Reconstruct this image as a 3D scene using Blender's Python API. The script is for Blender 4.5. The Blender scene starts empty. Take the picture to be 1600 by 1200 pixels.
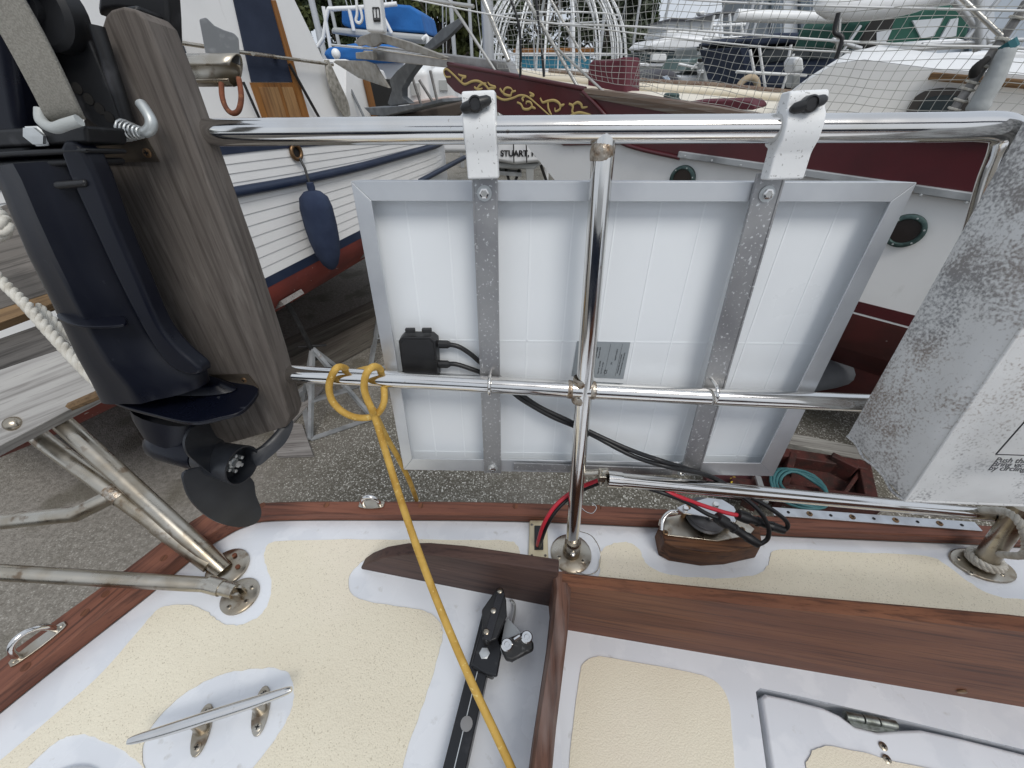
import bpy, bmesh, math, random
from mathutils import Vector, Matrix, Euler
from mathutils.geometry import delaunay_2d_cdt
random.seed(7)
sc = bpy.context.scene
col = sc.collection
# ------------------------------------------------------------------ camera, sky, sun, exposure
H = 2.8                      # eye height above the yard
EYE = Vector((0, 0, H))
PT = math.radians(40)
FPX = 600.0
cam_d = bpy.data.cameras.new('camera')
cam_d.sensor_width = 36; cam_d.lens = 36 * FPX / 1600
cam_d.clip_start = 0.02; cam_d.clip_end = 2000
cam = bpy.data.objects.new('camera', cam_d); col.objects.link(cam)
cam.location = EYE; cam.rotation_euler = (math.pi / 2 - PT, 0, 0)
sc.camera = cam
world = bpy.data.worlds.new('World'); sc.world = world; world.use_nodes = True
wn = world.node_tree.nodes; wl = world.node_tree.links; wn.clear()
w_out = wn.new('ShaderNodeOutputWorld'); w_bg = wn.new('ShaderNodeBackground')
sky = wn.new('ShaderNodeTexSky'); sky.sky_type = 'NISHITA'; sky.sun_disc = False
SUN_EL, SUN_AZ = math.radians(55), math.radians(152)
sky.sun_elevation = SUN_EL; sky.sun_rotation = SUN_AZ
sky.dust_density = 4; sky.air_density = 1.2
# overcast: cloud deck greys the clear sky
w_hsv = wn.new('ShaderNodeMix'); w_hsv.data_type = 'RGBA'
w_tc = wn.new('ShaderNodeTexCoord'); w_no = wn.new('ShaderNodeTexNoise')
w_no.inputs['Scale'].default_value = 2.2; w_no.inputs['Detail'].default_value = 5
w_rmp = wn.new('ShaderNodeValToRGB')
w_rmp.color_ramp.elements[0].position = .3; w_rmp.color_ramp.elements[0].color = (6.6, 7.3, 8.4, 1)
w_rmp.color_ramp.elements[1].position = .75; w_rmp.color_ramp.elements[1].color = (8.6, 9.1, 9.8, 1)
wl.new(w_tc.outputs['Generated'], w_no.inputs['Vector'])
wl.new(w_no.outputs['Fac'], w_rmp.inputs['Fac'])
w_hsv.inputs['Factor'].default_value = .85
wl.new(sky.outputs[0], w_hsv.inputs['A']); wl.new(w_rmp.outputs[0], w_hsv.inputs['B'])
wl.new(w_hsv.outputs['Result'], w_bg.inputs['Color']); w_bg.inputs['Strength'].default_value = .08
wl.new(w_bg.outputs[0], w_out.inputs['Surface'])
sun_d = bpy.data.lights.new('sun', 'SUN'); sun_d.energy = 1.4; sun_d.angle = math.radians(25); sun_d.color = (1, .97, .92)
sun = bpy.data.objects.new('sun', sun_d); col.objects.link(sun)
sd = Vector((math.sin(SUN_AZ) * math.cos(SUN_EL), math.cos(SUN_AZ) * math.cos(SUN_EL), math.sin(SUN_EL)))
sun.rotation_euler = sd.to_track_quat('Z', 'Y').to_euler(); sun.location = (0, 0, 30)
sc.view_settings.view_transform = 'Standard'; sc.view_settings.look = 'None'
sc.view_settings.exposure = 0.22; sc.view_settings.gamma = 1.0

# ------------------------------------------------------------------ helpers
V = Vector
def ray(x, y):
    a, b = (x - 800) / FPX, (600 - y) / FPX
    return V((a, b * math.sin(PT) + math.cos(PT), b * math.cos(PT) - math.sin(PT)))
def kp(x, y, k): return EYE + ray(x, y) * k                    # point at a depth in metres
def zp(x, y, z): d = ray(x, y); return EYE + d * ((z - H) / d.z)   # point on a level plane
def yp(x, y, Y): d = ray(x, y); return EYE + d * (Y / d.y)
def pp(x, y, p, n): d = ray(x, y); return EYE + d * ((p - EYE).dot(n) / d.dot(n))
def lerp(a, b, t): return a + (b - a) * t
def spline(pts, m=6, closed=False):
    n = len(pts); out = []
    rng = range(n) if closed else range(n - 1)
    for i in rng:
        g = (lambda k: pts[k % n]) if closed else (lambda k: pts[min(max(k, 0), n - 1)])
        p0, p1, p2, p3 = g(i - 1), g(i), g(i + 1), g(i + 2)
        for s in range(m):
            t = s / m
            out.append(.5 * ((2 * p1) + (p2 - p0) * t + (2 * p0 - 5 * p1 + 4 * p2 - p3) * t * t + (3 * p1 - p0 - 3 * p2 + p3) * t ** 3))
    if not closed: out.append(pts[-1].copy())
    return out
def frame(d, up=None):
    d = d.normalized(); up = up or V((0, 0, 1))
    if abs(d.dot(up.normalized())) > .98: up = V((0, 1, 0)) if abs(d.y) < .9 else V((1, 0, 0))
    s = d.cross(up).normalized(); u = s.cross(d).normalized()
    return d, s, u
class MB:
    def __init__(self): self.v = []; self.f = []
    def add(self, vs, fs):
        o = len(self.v); self.v += [V(p) for p in vs]; self.f += [tuple(i + o for i in f) for f in fs]; return self
    def box(self, c, s, m=None):
        vs = []
        for i in range(8):
            p = V(((i & 1) - .5, (i >> 1 & 1) - .5, (i >> 2 & 1) - .5)); p = V((p.x * s[0], p.y * s[1], p.z * s[2]))
            vs.append((m @ p if m else p) + V(c))
        return self.add(vs, [(0, 2, 3, 1), (4, 5, 7, 6), (0, 1, 5, 4), (2, 6, 7, 3), (0, 4, 6, 2), (1, 3, 7, 5)])
    def beam(self, a, b, w, h, up=None):       # bar from a to b, w sideways, h along up
        d, s, u = frame(b - a, up)
        m = Matrix((d, s, u)).transposed()
        return self.box((a + b) / 2, ((b - a).length, w, h), m)
    def tube(self, pts, r, n=12, cap=True, closed=False, flat=None):
        k = len(pts); rs = r if isinstance(r, (list, tuple)) else [r] * k
        t0 = (pts[1] - pts[0]).normalized(); _, s, u = frame(t0)
        if flat: s = flat - t0 * flat.dot(t0); s.normalize(); u = s.cross(t0)
        vs = []; prev = t0
        for i in range(k):
            if closed: t = (pts[(i + 1) % k] - pts[i - 1])
            else: t = pts[min(i + 1, k - 1)] - pts[max(i - 1, 0)]
            t = t.normalized() if t.length > 1e-9 else prev
            q = prev.rotation_difference(t); s = q @ s; u = q @ u; prev = t
            for j in range(n):
                a = 2 * math.pi * j / n
                vs.append(pts[i] + (s * math.cos(a) + u * math.sin(a) * (.35 if flat else 1)) * rs[i])
        fs = []
        for i in range(k if closed else k - 1):
            for j in range(n):
                a, b = i * n + j, i * n + (j + 1) % n
                i2 = (i + 1) % k; c, d = i2 * n + (j + 1) % n, i2 * n + j
                fs.append((a, b, c, d))
        if cap and not closed:
            fs.append(tuple(range(n))[::-1]); fs.append(tuple((k - 1) * n + j for j in range(n)))
        return self.add(vs, fs)
    def prism(self, pts, vec, taper=None):
        n = len(pts); vec = V(vec); top = [p + vec for p in pts]
        if taper:
            c = sum(top, V((0, 0, 0))) / n; top = [c + (p - c) * taper for p in top]
        return self.add(list(pts) + top, [tuple(range(n))[::-1], tuple(range(n, 2 * n))] + [(i, (i + 1) % n, n + (i + 1) % n, n + i) for i in range(n)])
    def lathe(self, prof, o, axis=(0, 0, 1), n=24):
        _, s, u = frame(V(axis)); ax = V(axis).normalized(); vs = []; fs = []
        k = len(prof)
        for (r, h) in prof:
            for j in range(n):
                a = 2 * math.pi * j / n; vs.append(V(o) + ax * h + (s * math.cos(a) + u * math.sin(a)) * max(r, 1e-5))
        for i in range(k - 1):
            for j in range(n):
                fs.append((i * n + j, (i + 1) * n + j, (i + 1) * n + (j + 1) % n, i * n + (j + 1) % n))
        fs.append(tuple(range(n))); fs.append(tuple((k - 1) * n + j for j in range(n))[::-1])
        return self.add(vs, fs)
    def grid(self, rows, closed=False):
        m = len(rows[0]); vs = [p for r in rows for p in r]; fs = []
        for i in range(len(rows) - 1):
            for j in range(m if closed else m - 1):
                j2 = (j + 1) % m
                fs.append((i * m + j, i * m + j2, (i + 1) * m + j2, (i + 1) * m + j))
        return self.add(vs, fs)
    def ball(self, c, r, n=10, sq=(1, 1, 1), m=None):
        rows = []
        for i in range(n + 1):
            th = math.pi * i / n; row = []
            for j in range(2 * n):
                ph = math.pi * j / n
                p = V((math.sin(th) * math.cos(ph) * sq[0], math.sin(th) * math.sin(ph) * sq[1], math.cos(th) * sq[2])) * r
                row.append((m @ p if m else p) + V(c))
            rows.append(row)
        return self.grid(rows, True)
    def build(self, name, mat, parent=None, smooth=35, bevel=0, seg=2, solid=0):
        me = bpy.data.meshes.new(name)
        c = sum(self.v, V((0, 0, 0))) / max(1, len(self.v))
        me.from_pydata([p - c for p in self.v], [], self.f)
        bm = bmesh.new(); bm.from_mesh(me); bmesh.ops.recalc_face_normals(bm, faces=bm.faces); bm.to_mesh(me); bm.free()
        if smooth:
            me.polygons.foreach_set('use_smooth', [True] * len(me.polygons)); me.set_sharp_from_angle(angle=math.radians(smooth))
        me.materials.append(mat)
        o = bpy.data.objects.new(name, me); col.objects.link(o)
        if solid:
            s = o.modifiers.new('s', 'SOLIDIFY'); s.thickness = solid; s.offset = 0
        if bevel:
            b = o.modifiers.new('b', 'BEVEL'); b.width = bevel; b.segments = seg; b.limit_method = 'ANGLE'; b.angle_limit = math.radians(40); b.harden_normals = True
        o.location = c
        if parent is not None:
            o.parent = parent; o.location = c - wloc(parent)
        return o
def wloc(o):
    l = o.location.copy()
    while o.parent: o = o.parent; l += o.location
    return l
def tag(o, label=None, cat=None, group=None, kind=None):
    if label: o['label'] = label
    if cat: o['category'] = cat
    if group: o['group'] = group
    if kind: o['kind'] = kind
    return o
def thing(name, label, cat, loc, group=None):
    o = bpy.data.objects.new(name, None); o.empty_display_size = .1; col.objects.link(o); o.location = loc
    return tag(o, label, cat, group)
def sheet(outer, holes=(), thick=0.0, jit=0.0):     # flat outline with holes, as a thin slab
    vs = []; fs = []
    loops = []; pts = []; edges = []
    for lp in [outer] + list(holes):
        b = len(pts)
        for p in lp: pts.append(V((p.x + random.uniform(-jit, jit), p.y + random.uniform(-jit, jit))))
        k = len(lp); edges += [(b + i, b + (i + 1) % k) for i in range(k)]; loops.append(list(range(b, b + k)))
    v2, e2, f2, *_ = delaunay_2d_cdt(pts, edges, [], 1 if not holes else 0, 1e-6)
    def inside(p, lp):
        c = False; n = len(lp)
        for i in range(n):
            a, b = pts[lp[i]], pts[lp[i - 1]]
            if (a.y > p.y) != (b.y > p.y) and p.x < (b.x - a.x) * (p.y - a.y) / (b.y - a.y) + a.x: c = not c
        return c
    z = outer[0].z; mb = MB(); ff = []
    for f in f2:
        cx = sum((v2[i] for i in f), V((0, 0))) / len(f)
        if inside(cx, loops[0]) and not any(inside(cx, l) for l in loops[1:]): ff.append(tuple(f))
    mb.add([V((p.x, p.y, z)) for p in v2], ff)
    if thick:
        cnt = {}
        for f in ff:
            for i in range(len(f)):
                e = (f[i], f[(i + 1) % len(f)]); cnt[tuple(sorted(e))] = cnt.get(tuple(sorted(e)), 0) + 1
        o = len(mb.v); mb.v += [p - V((0, 0, thick)) for p in list(mb.v)]
        for (a, b), c in cnt.items():
            if c == 1: mb.f.append((a, b, b + o, a + o))
    return mb
def text_mesh(name, s, size, mat, parent, o, xd, yd, depth=.0008, align='LEFT', bold=0.0):
    cu = bpy.data.curves.new(name, 'FONT'); cu.body = s; cu.size = size; cu.offset = size * bold; cu.extrude = depth; cu.align_x = align
    ob = bpy.data.objects.new(name, cu); col.objects.link(ob)
    dg = bpy.context.evaluated_depsgraph_get(); dg.update()
    me = bpy.data.meshes.new_from_object(ob.evaluated_get(dg)); bpy.data.objects.remove(ob)
    xd = xd.normalized(); zd = xd.cross(yd).normalized(); yd = zd.cross(xd)
    M = Matrix((xd, yd, zd)).transposed()
    for v in me.vertices: v.co = M @ v.co
    me.materials.clear(); me.materials.append(mat)
    t = bpy.data.objects.new(name, me); col.objects.link(t); t.location = o
    if parent is not None: t.parent = parent; t.location = o - wloc(parent)
    return t
def copy_tree(o, parent=None):
    c = o.copy(); col.objects.link(c); c.parent = parent
    for ch in [x for x in bpy.data.objects if x.parent == o]: copy_tree(ch, c)
    return c

# ------------------------------------------------------------------ materials
MATS = {}
def pm(name, base, rough=.5, metal=0.0, layers=(), bump=None, spec=.5, coat=0, grain=None, rough_var=None, alpha=None):
    """procedural principled; layers: (colour, scale, lo, hi, detail, stretch xyz or None, amount)"""
    if name in MATS: return MATS[name]
    m = bpy.data.materials.new(name); m.use_nodes = True; nt = m.node_tree; N = nt.nodes; L = nt.links
    b = N['Principled BSDF']; b.inputs['Roughness'].default_value = rough; b.inputs['Metallic'].default_value = metal
    b.inputs['Specular IOR Level'].default_value = spec; b.inputs['Coat Weight'].default_value = coat; b.inputs['Coat Roughness'].default_value = .15
    geo = N.new('ShaderNodeNewGeometry')
    vec = geo.outputs['Position']
    if grain is not None:        # turn space so that X runs along the grain
        d, s, u = frame(V(grain)); q = Matrix((d, -s, u))
        mp = N.new('ShaderNodeMapping'); mp.vector_type = 'POINT'; mp.inputs['Rotation'].default_value = q.to_euler('XYZ')
        L.new(vec, mp.inputs['Vector']); vec = mp.outputs[0]
    cur = None
    for i, ly in enumerate(layers):
        c, scl, lo, hi = ly[:4]; det = ly[4] if len(ly) > 4 else 4; st = ly[5] if len(ly) > 5 else None; amt = ly[6] if len(ly) > 6 else 1
        no = N.new('ShaderNodeTexNoise'); no.inputs['Scale'].default_value = scl; no.inputs['Detail'].default_value = det
        mp = N.new('ShaderNodeMapping'); mp.inputs['Location'].default_value = (i * 7.3, i * 3.1, i * 5.7)
        if st: mp.inputs['Scale'].default_value = st
        L.new(vec, mp.inputs['Vector']); L.new(mp.outputs[0], no.inputs['Vector'])
        mr = N.new('ShaderNodeMapRange'); mr.inputs['From Min'].default_value = lo; mr.inputs['From Max'].default_value = hi
        mr.inputs['To Max'].default_value = amt; mr.clamp = True
        L.new(no.outputs['Fac'], mr.inputs['Value'])
        mx = N.new('ShaderNodeMix'); mx.data_type = 'RGBA'; L.new(mr.outputs[0], mx.inputs['Factor'])
        if cur is None: mx.inputs['A'].default_value = (*base, 1)
        else: L.new(cur, mx.inputs['A'])
        mx.inputs['B'].default_value = (*c, 1); cur = mx.outputs['Result']
    if cur is None: b.inputs['Base Color'].default_value = (*base, 1)
    else: L.new(cur, b.inputs['Base Color'])
    if rough_var:
        scl, lo, hi = rough_var[:3]
        no = N.new('ShaderNodeTexNoise'); no.inputs['Scale'].default_value = scl; no.inputs['Detail'].default_value = 6
        mp = N.new('ShaderNodeMapping'); L.new(vec, mp.inputs['Vector']); L.new(mp.outputs[0], no.inputs['Vector'])
        if len(rough_var) > 3: mp.inputs['Scale'].default_value = rough_var[3]
        mr = N.new('ShaderNodeMapRange'); mr.inputs['From Min'].default_value = .3; mr.inputs['From Max'].default_value = .7
        mr.inputs['To Min'].default_value = lo; mr.inputs['To Max'].default_value = hi
        L.new(no.outputs['Fac'], mr.inputs['Value']); L.new(mr.outputs[0], b.inputs['Roughness'])
    if bump:
        scl, strg, dist = bump[:3]
        no = N.new('ShaderNodeTexNoise'); no.inputs['Scale'].default_value = scl; no.inputs['Detail'].default_value = 5
        mp = N.new('ShaderNodeMapping'); L.new(vec, mp.inputs['Vector'])
        if len(bump) > 3: mp.inputs['Scale'].default_value = bump[3]
        L.new(mp.outputs[0], no.inputs['Vector'])
        bp = N.new('ShaderNodeBump'); bp.inputs['Strength'].default_value = strg; bp.inputs['Distance'].default_value = dist
        L.new(no.outputs['Fac'], bp.inputs['Height']); L.new(bp.outputs[0], b.inputs['Normal'])
    MATS[name] = m; return m
def wood(name, a, b_, c, grain, rough=.55, scale=1.0, weather=None, bump=.25):
    ly = [(b_, 22 * scale, .36, .64, 7, (.09, 1, 1), 1), (c, 110 * scale, .5, .70, 8, (.035, 1, 1), .9), (c, 420 * scale, .58, .70, 3, (.05, 1, 1), .55)]
    if weather: ly.append(weather)
    return pm(name, a, rough, 0, ly, bump=(140 * scale, bump, .002, (.045, 1, 1)), grain=grain, spec=.22)
STEEL = pm('polished stainless', (.74, .73, .71), .13, 1, [((.55, .50, .43), 9, .5, .75, 6, None, .6), ((.30, .22, .14), 120, .70, .76, 6, None, .5)], rough_var=(25, .06, .17))
STEEL_D = pm('tarnished stainless', (.50, .465, .40), .28, 1, [((.33, .27, .19), 14, .42, .66, 8, None, .9), ((.17, .11, .065), 45, .58, .7, 8, None, .75)], rough_var=(30, .18, .45))
RUSTWELD = pm('tea stained weld', (.52, .47, .40), .32, .95, [((.26, .17, .10), 90, .42, .62, 6, None, .9), ((.10, .06, .035), 240, .55, .68, 6, None, .8)], bump=(260, .6, .002))
ALU = pm('oxidised aluminium strap', (.46, .46, .46), .48, .85, [((.30, .30, .31), 9, .4, .65, 5), ((.78, .79, .80), 260, .61, .68, 3, None, .9)], bump=(300, .15, .001))
FRAME = pm('anodised panel frame', (.68, .70, .72), .42, .75, [((.55, .57, .6), 12, .45, .75)], bump=(500, .05, .0005))
BACK = pm('white panel backsheet', (.80, .83, .85), .32, 0, [((.77, .80, .825), 6, .4, .7)], spec=.5, rough_var=(8, .25, .4))
BACKLINE = pm('backsheet cell gap', (.85, .88, .90), .35)
GEL = pm('white gelcoat', (.80, .82, .85), .22, 0, [((.73, .75, .78), 5, .45, .75), ((.69, .715, .755), 11, .50, .545, 8, None, .55), ((.50, .49, .46), 46, .665, .76, 6, None, .6)], bump=(14, .08, .002), coat=.25, rough_var=(9, .14, .34))
GEL_OLD = pm('chalky gelcoat', (.79, .81, .83), .35, 0, [((.68, .69, .70), 7, .45, .75), ((.40, .38, .36), 70, .69, .76, 6, None, .5)], bump=(30, .06, .001))
def nonskid(nm, amt, lo):
    m = pm(nm, (.85, .785, .625), .75, 0, [((.81, .74, .585), 7, .4, .7), ((.70, .635, .50), 2.6, .52, .74, 8, None, .55), ((.85, .755, .64), 4, .5, .75, 3, None, .6), ((.45, .39, .285), 460, lo, lo + .1, 2, (1, 1, .2), amt)], spec=.25)
    N = m.node_tree.nodes; L = m.node_tree.links; b = N['Principled BSDF']
    vo = N.new('ShaderNodeTexVoronoi'); vo.inputs['Scale'].default_value = 420
    g = N.new('ShaderNodeNewGeometry'); L.new(g.outputs['Position'], vo.inputs['Vector'])
    bp = N.new('ShaderNodeBump'); bp.inputs['Strength'].default_value = .45; bp.inputs['Distance'].default_value = .0012; bp.invert = True
    L.new(vo.outputs['Distance'], bp.inputs['Height']); L.new(bp.outputs[0], b.inputs['Normal'])
    return m
SKID = nonskid('cream nonskid', .7, .61); SKID_S = nonskid('smooth cream paint', .4, .70)
TEAK = ((.205, .084, .043), (.13, .050, .028), (.062, .026, .016))
TEAK_C = ((.24, .098, .062), (.155, .062, .042), (.075, .035, .026))
GREYW = ((.33, .315, .30), (.235, .22, .21), (.12, .11, .105))
BLKPL = pm('black plastic', (.012, .012, .013), .42, 0, [((.03, .03, .03), 30, .5, .8)], bump=(400, .08, .0005))
BLKRUB = pm('black cable sheath', (.010, .010, .011), .38)
REDCAB = pm('red cable sheath', (.55, .03, .05), .42)
NAVYENG = pm('dark navy engine paint', (.0034, .0044, .0100), .36, 0, [((.0065, .0078, .014), 6, .4, .7), ((.07, .075, .085), 70, .71, .78, 6, None, .5)], spec=.3, rough_var=(12, .24, .45))
CHALKENG = pm('scuffed engine paint', (.016, .018, .026), .5, 0, [((.30, .34, .38), 38, .55, .66, 8, (1, 1, .4), .9)])
BRACKET = pm('black engine bracket', (.008, .0085, .010), .5, 0, [((.05, .05, .055), 28, .6, .75, 6)], bump=(120, .1, .001))
CAST = pm('white clamp casting', (.74, .75, .75), .5, 0, [((.34, .34, .33), 300, .655, .69, 2, None, .8)], bump=(260, .2, .001))
WEBB = pm('grey webbing', (.245, .235, .205), .85, 0, [((.19, .18, .155), 700, .4, .6, 2)], bump=(900, .6, .001))
ZINC = pm('galvanised bolt', (.58, .60, .60), .38, .7)
YROPE = pm('yellow rope', (.58, .36, .075), .7, 0, [((.42, .23, .03), 40, .45, .7, 6), ((.70, .52, .18), 200, .62, .72, 3)], bump=(420, .5, .001))
WROPE = pm('white three strand rope', (.60, .58, .52), .8, 0, [((.42, .39, .33), 60, .4, .7, 6)], bump=(500, .4, .001))
CREAMPL = pm('cream plastic', (.62, .55, .38), .45)
BRONZE = pm('bronze', (.28, .17, .09), .4, .9, [((.14, .09, .05), 40, .4, .7)])
RUST = pm('rust', (.20, .065, .03), .8, .2, [((.09, .035, .02), 45, .4, .65, 6), ((.30, .13, .06), 120, .55, .7)], bump=(180, .6, .002))
REDSTEEL = pm('dark red painted steel', (.070, .016, .012), .7, 0, [((.03, .013, .010), 12, .4, .65, 6), ((.12, .06, .04), 60, .62, .72)])
HOLE = pm('dark recess', (.012, .011, .010), .8)
SEAL = pm('caulk', (.62, .62, .60), .6)
# ------------------------------------------------------------------ ground of the boat yard
def ground_mat():
    m = bpy.data.materials.new('exposed aggregate yard'); m.use_nodes = True; N = m.node_tree.nodes; L = m.node_tree.links
    b = N['Principled BSDF']; b.inputs['Roughness'].default_value = .85; b.inputs['Specular IOR Level'].default_value = .25
    g = N.new('ShaderNodeNewGeometry')
    vo = N.new('ShaderNodeTexVoronoi'); vo.inputs['Scale'].default_value = 84; L.new(g.outputs['Position'], vo.inputs['Vector'])
    sep = N.new('ShaderNodeSeparateColor'); L.new(vo.outputs['Color'], sep.inputs[0])
    rp = N.new('ShaderNodeValToRGB'); e = rp.color_ramp.elements
    e[0].position = 0; e[0].color = (.13, .122, .102, 1); e[1].position = 1; e[1].color = (.80, .79, .73, 1)
    for p, c in ((.5, (.215, .205, .172, 1)), (.74, (.33, .32, .28, 1)), (.88, (.52, .51, .46, 1))): x = e.new(p); x.color = c
    L.new(sep.outputs[0], rp.inputs[0])
    gap = N.new('ShaderNodeMapRange'); gap.inputs['From Min'].default_value = .35; gap.inputs['From Max'].default_value = .7; L.new(vo.outputs['Distance'], gap.inputs['Value'])
    mx = N.new('ShaderNodeMix'); mx.data_type = 'RGBA'; L.new(gap.outputs[0], mx.inputs['Factor']); L.new(rp.outputs[0], mx.inputs['A']); mx.inputs['B'].default_value = (.11, .10, .08, 1)
    n2 = N.new('ShaderNodeTexNoise'); n2.inputs['Scale'].default_value = .8; n2.inputs['Detail'].default_value = 7; L.new(g.outputs['Position'], n2.inputs['Vector'])
    r2 = N.new('ShaderNodeMapRange'); r2.inputs['From Min'].default_value = .45; r2.inputs['From Max'].default_value = .62; L.new(n2.outputs['Fac'], r2.inputs['Value'])
    n3 = N.new('ShaderNodeTexNoise'); n3.inputs['Scale'].default_value = 26; n3.inputs['Detail'].default_value = 9; n3.inputs['Roughness'].default_value = .7; L.new(g.outputs['Position'], n3.inputs['Vector'])
    r3 = N.new('ShaderNodeValToRGB'); r3.color_ramp.elements[0].position = .35; r3.color_ramp.elements[0].color = (.165, .152, .132, 1); r3.color_ramp.elements[1].position = .7; r3.color_ramp.elements[1].color = (.34, .318, .285, 1)
    L.new(n3.outputs['Fac'], r3.inputs[0])
    # silt lies towards the stern of the yacht (x below -1.2)
    sx = N.new('ShaderNodeSeparateXYZ'); L.new(g.outputs['Position'], sx.inputs[0])
    rx = N.new('ShaderNodeMapRange'); rx.inputs['From Min'].default_value = -1.3; rx.inputs['From Max'].default_value = -2.6; L.new(sx.outputs[0], rx.inputs['Value'])
    am = N.new('ShaderNodeMath'); am.operation = 'MULTIPLY_ADD'; L.new(rx.outputs[0], am.inputs[0]); am.inputs[1].default_value = .75; 
    a2 = N.new('ShaderNodeMath'); a2.operation = 'MULTIPLY'; L.new(r2.outputs[0], a2.inputs[0]); a2.inputs[1].default_value = .45
    L.new(a2.outputs[0], am.inputs[2]); am.use_clamp = True
    m2 = N.new('ShaderNodeMix'); m2.data_type = 'RGBA'; L.new(am.outputs[0], m2.inputs['Factor']); L.new(mx.outputs['Result'], m2.inputs['A']); L.new(r3.outputs[0], m2.inputs['B'])
    n4 = N.new('ShaderNodeTexNoise'); n4.inputs['Scale'].default_value = 2.3; n4.inputs['Detail'].default_value = 6; L.new(g.outputs['Position'], n4.inputs['Vector'])
    r4 = N.new('ShaderNodeMapRange'); r4.inputs['From Min'].default_value = .54; r4.inputs['From Max'].default_value = .66; r4.inputs['To Max'].default_value = .65; L.new(n4.outputs['Fac'], r4.inputs['Value'])
    m3 = N.new('ShaderNodeMix'); m3.data_type = 'RGBA'; L.new(r4.outputs[0], m3.inputs['Factor']); L.new(m2.outputs['Result'], m3.inputs['A']); m3.inputs['B'].default_value = (.11, .10, .075, 1)
    L.new(m3.outputs['Result'], b.inputs['Base Color'])
    bp = N.new('ShaderNodeBump'); bp.inputs['Strength'].default_value = .6; bp.inputs['Distance'].default_value = .006; bp.invert = True
    L.new(vo.outputs['Distance'], bp.inputs['Height']); L.new(bp.outputs[0], b.inputs['Normal'])
    return m
mb = MB(); rows = []
for j in range(-10, 31):
    rows.append([V((x * 1.0 if abs(x) < 20 else x * 60, (j if j < 20 else 20 + (j - 20) ** 2 * 8), 0)) for x in range(-21, 22)])
mb.grid(rows)
tag(mb.build('ground', ground_mat(), None, 0), kind='structure')

# ------------------------------------------------------------------ the yacht underfoot
D = H - .73                 # side deck level
SEAT = H - .80              # cockpit seat level
P0 = zp(892, 865, D)
TH, AL = math.radians(9.5), math.radians(3)
RU = V((math.cos(AL), -math.sin(AL), 0)); RV = V((math.sin(AL) * math.sin(TH), math.cos(AL) * math.sin(TH), math.cos(TH)))
RN = -RU.cross(RV)          # outboard
def RP(x, y, off=0.0): return pp(x, y, P0 + RN * off, RN)
yacht = thing('sailboat', 'white and cream deck and cockpit of sailboat with teak cap rail, stern rail and coaming', 'sailboat', V((0, .2, 0)))
cap_px = [(-260, 1330), (0, 1116), (120, 1020), (235, 930), (310, 868), (352, 840), (385, 824), (430, 815), (600, 814), (800, 816), (1010, 825), (1200, 838), (1400, 847), (1600, 857), (2000, 888)]
cap_in = spline([zp(x, y, D) for x, y in cap_px], 4)
# deck with its outline closed round the cockpit
cA, cB = zp(565, 889, D), zp(852, 946, D)
sJ, sR = zp(890, 985, SEAT), zp(1600, 1105, SEAT)
cdir = (sR - sJ); cdir.z = 0; cdir.normalize(); cn = V((-cdir.y, cdir.x, 0))   # cn outboard
def cline(x, z, off=0.0): t = (x - sJ.x) / cdir.x; p = sJ + cdir * t + cn * off; p.z = z; return p
dv = [zp(858, 946, D), zp(845, 1060, D), zp(835, 1200, D), zp(832, 1300, D)]
dk = [p.copy() for p in cap_in] + [cline(1.9, D, .009)] + [cline(.074, D, .009)] + [V((dv[3].x + .012, -.7, D)), V((cap_in[0].x, -.7, D))]
sheet(dk, (), .03).build('deck', GEL, yacht, 0)
# cap rail
def cap_sweep(path, w, h, z):
    mb = MB(); rows = []
    for i, p in enumerate(path):
        t = (path[min(i + 1, len(path) - 1)] - path[max(i - 1, 0)]); t.z = 0; t.normalize(); o = V((-t.y, t.x, 0))
        b = V((p.x, p.y, z))
        rows.append([b + o * .002, b + V((0, 0, h * .9)), b + o * .003 + V((0, 0, h)), b + o * (w - .004) + V((0, 0, h)), b + o * w + V((0, 0, h * .85)), b + o * (w + .004) + V((0, 0, -.03))])
    mb.grid(rows); return mb
side = [p for p in cap_in if p.x > -.57]; aft = [p for p in cap_in if p.x <= -.55]
TEAKCAP_X = wood('teak cap rail', *TEAK_C, grain=(1, -.05, 0), scale=1.4)
TEAKCAP_A = wood('teak stern cap rail', *TEAK_C, grain=(.42, .9, 0), scale=1.4)
capx = cap_sweep(side, .031, .027, D).build('cap_rail', TEAKCAP_X, yacht)
capa = cap_sweep(aft, .058, .034, D).build('cap_rail', TEAKCAP_A, yacht)
bung_m = wood('teak bung', *TEAK, grain=(0, 1, 0), scale=2)
for x, y, par in ((410, 789, capx), (510, 789, capx), (658, 790, capx), (805, 791, capx), (935, 793, capx), (133, 957, capa), (165, 928, capa), (256, 872, capa), (40, 1042, capa)):
    p = zp(x, y, D + (.034 if par is capa else .027)); MB().lathe([(.0062, -.002), (.0062, .0004), (0, .0005)], p, n=14).build('bung', bung_m, par)
# topsides below the cap
mb = MB(); rows = []
for i, p in enumerate(cap_in):
    t = (cap_in[min(i + 1, len(cap_in) - 1)] - cap_in[max(i - 1, 0)]); t.z = 0; t.normalize(); o = V((-t.y, t.x, 0))
    rows.append([V((p.x, p.y, D)) + o * .028 + V((0, 0, -.01)), V((p.x, p.y, D)) + o * .02 + V((0, 0, -.35)), V((p.x, p.y, D)) - o * .07 + V((0, 0, -.8)), V((p.x, p.y, D)) - o * .4 + V((0, 0, -1.3))])
mb.grid(rows).build('hull', GEL_OLD, yacht, 40)
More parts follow.
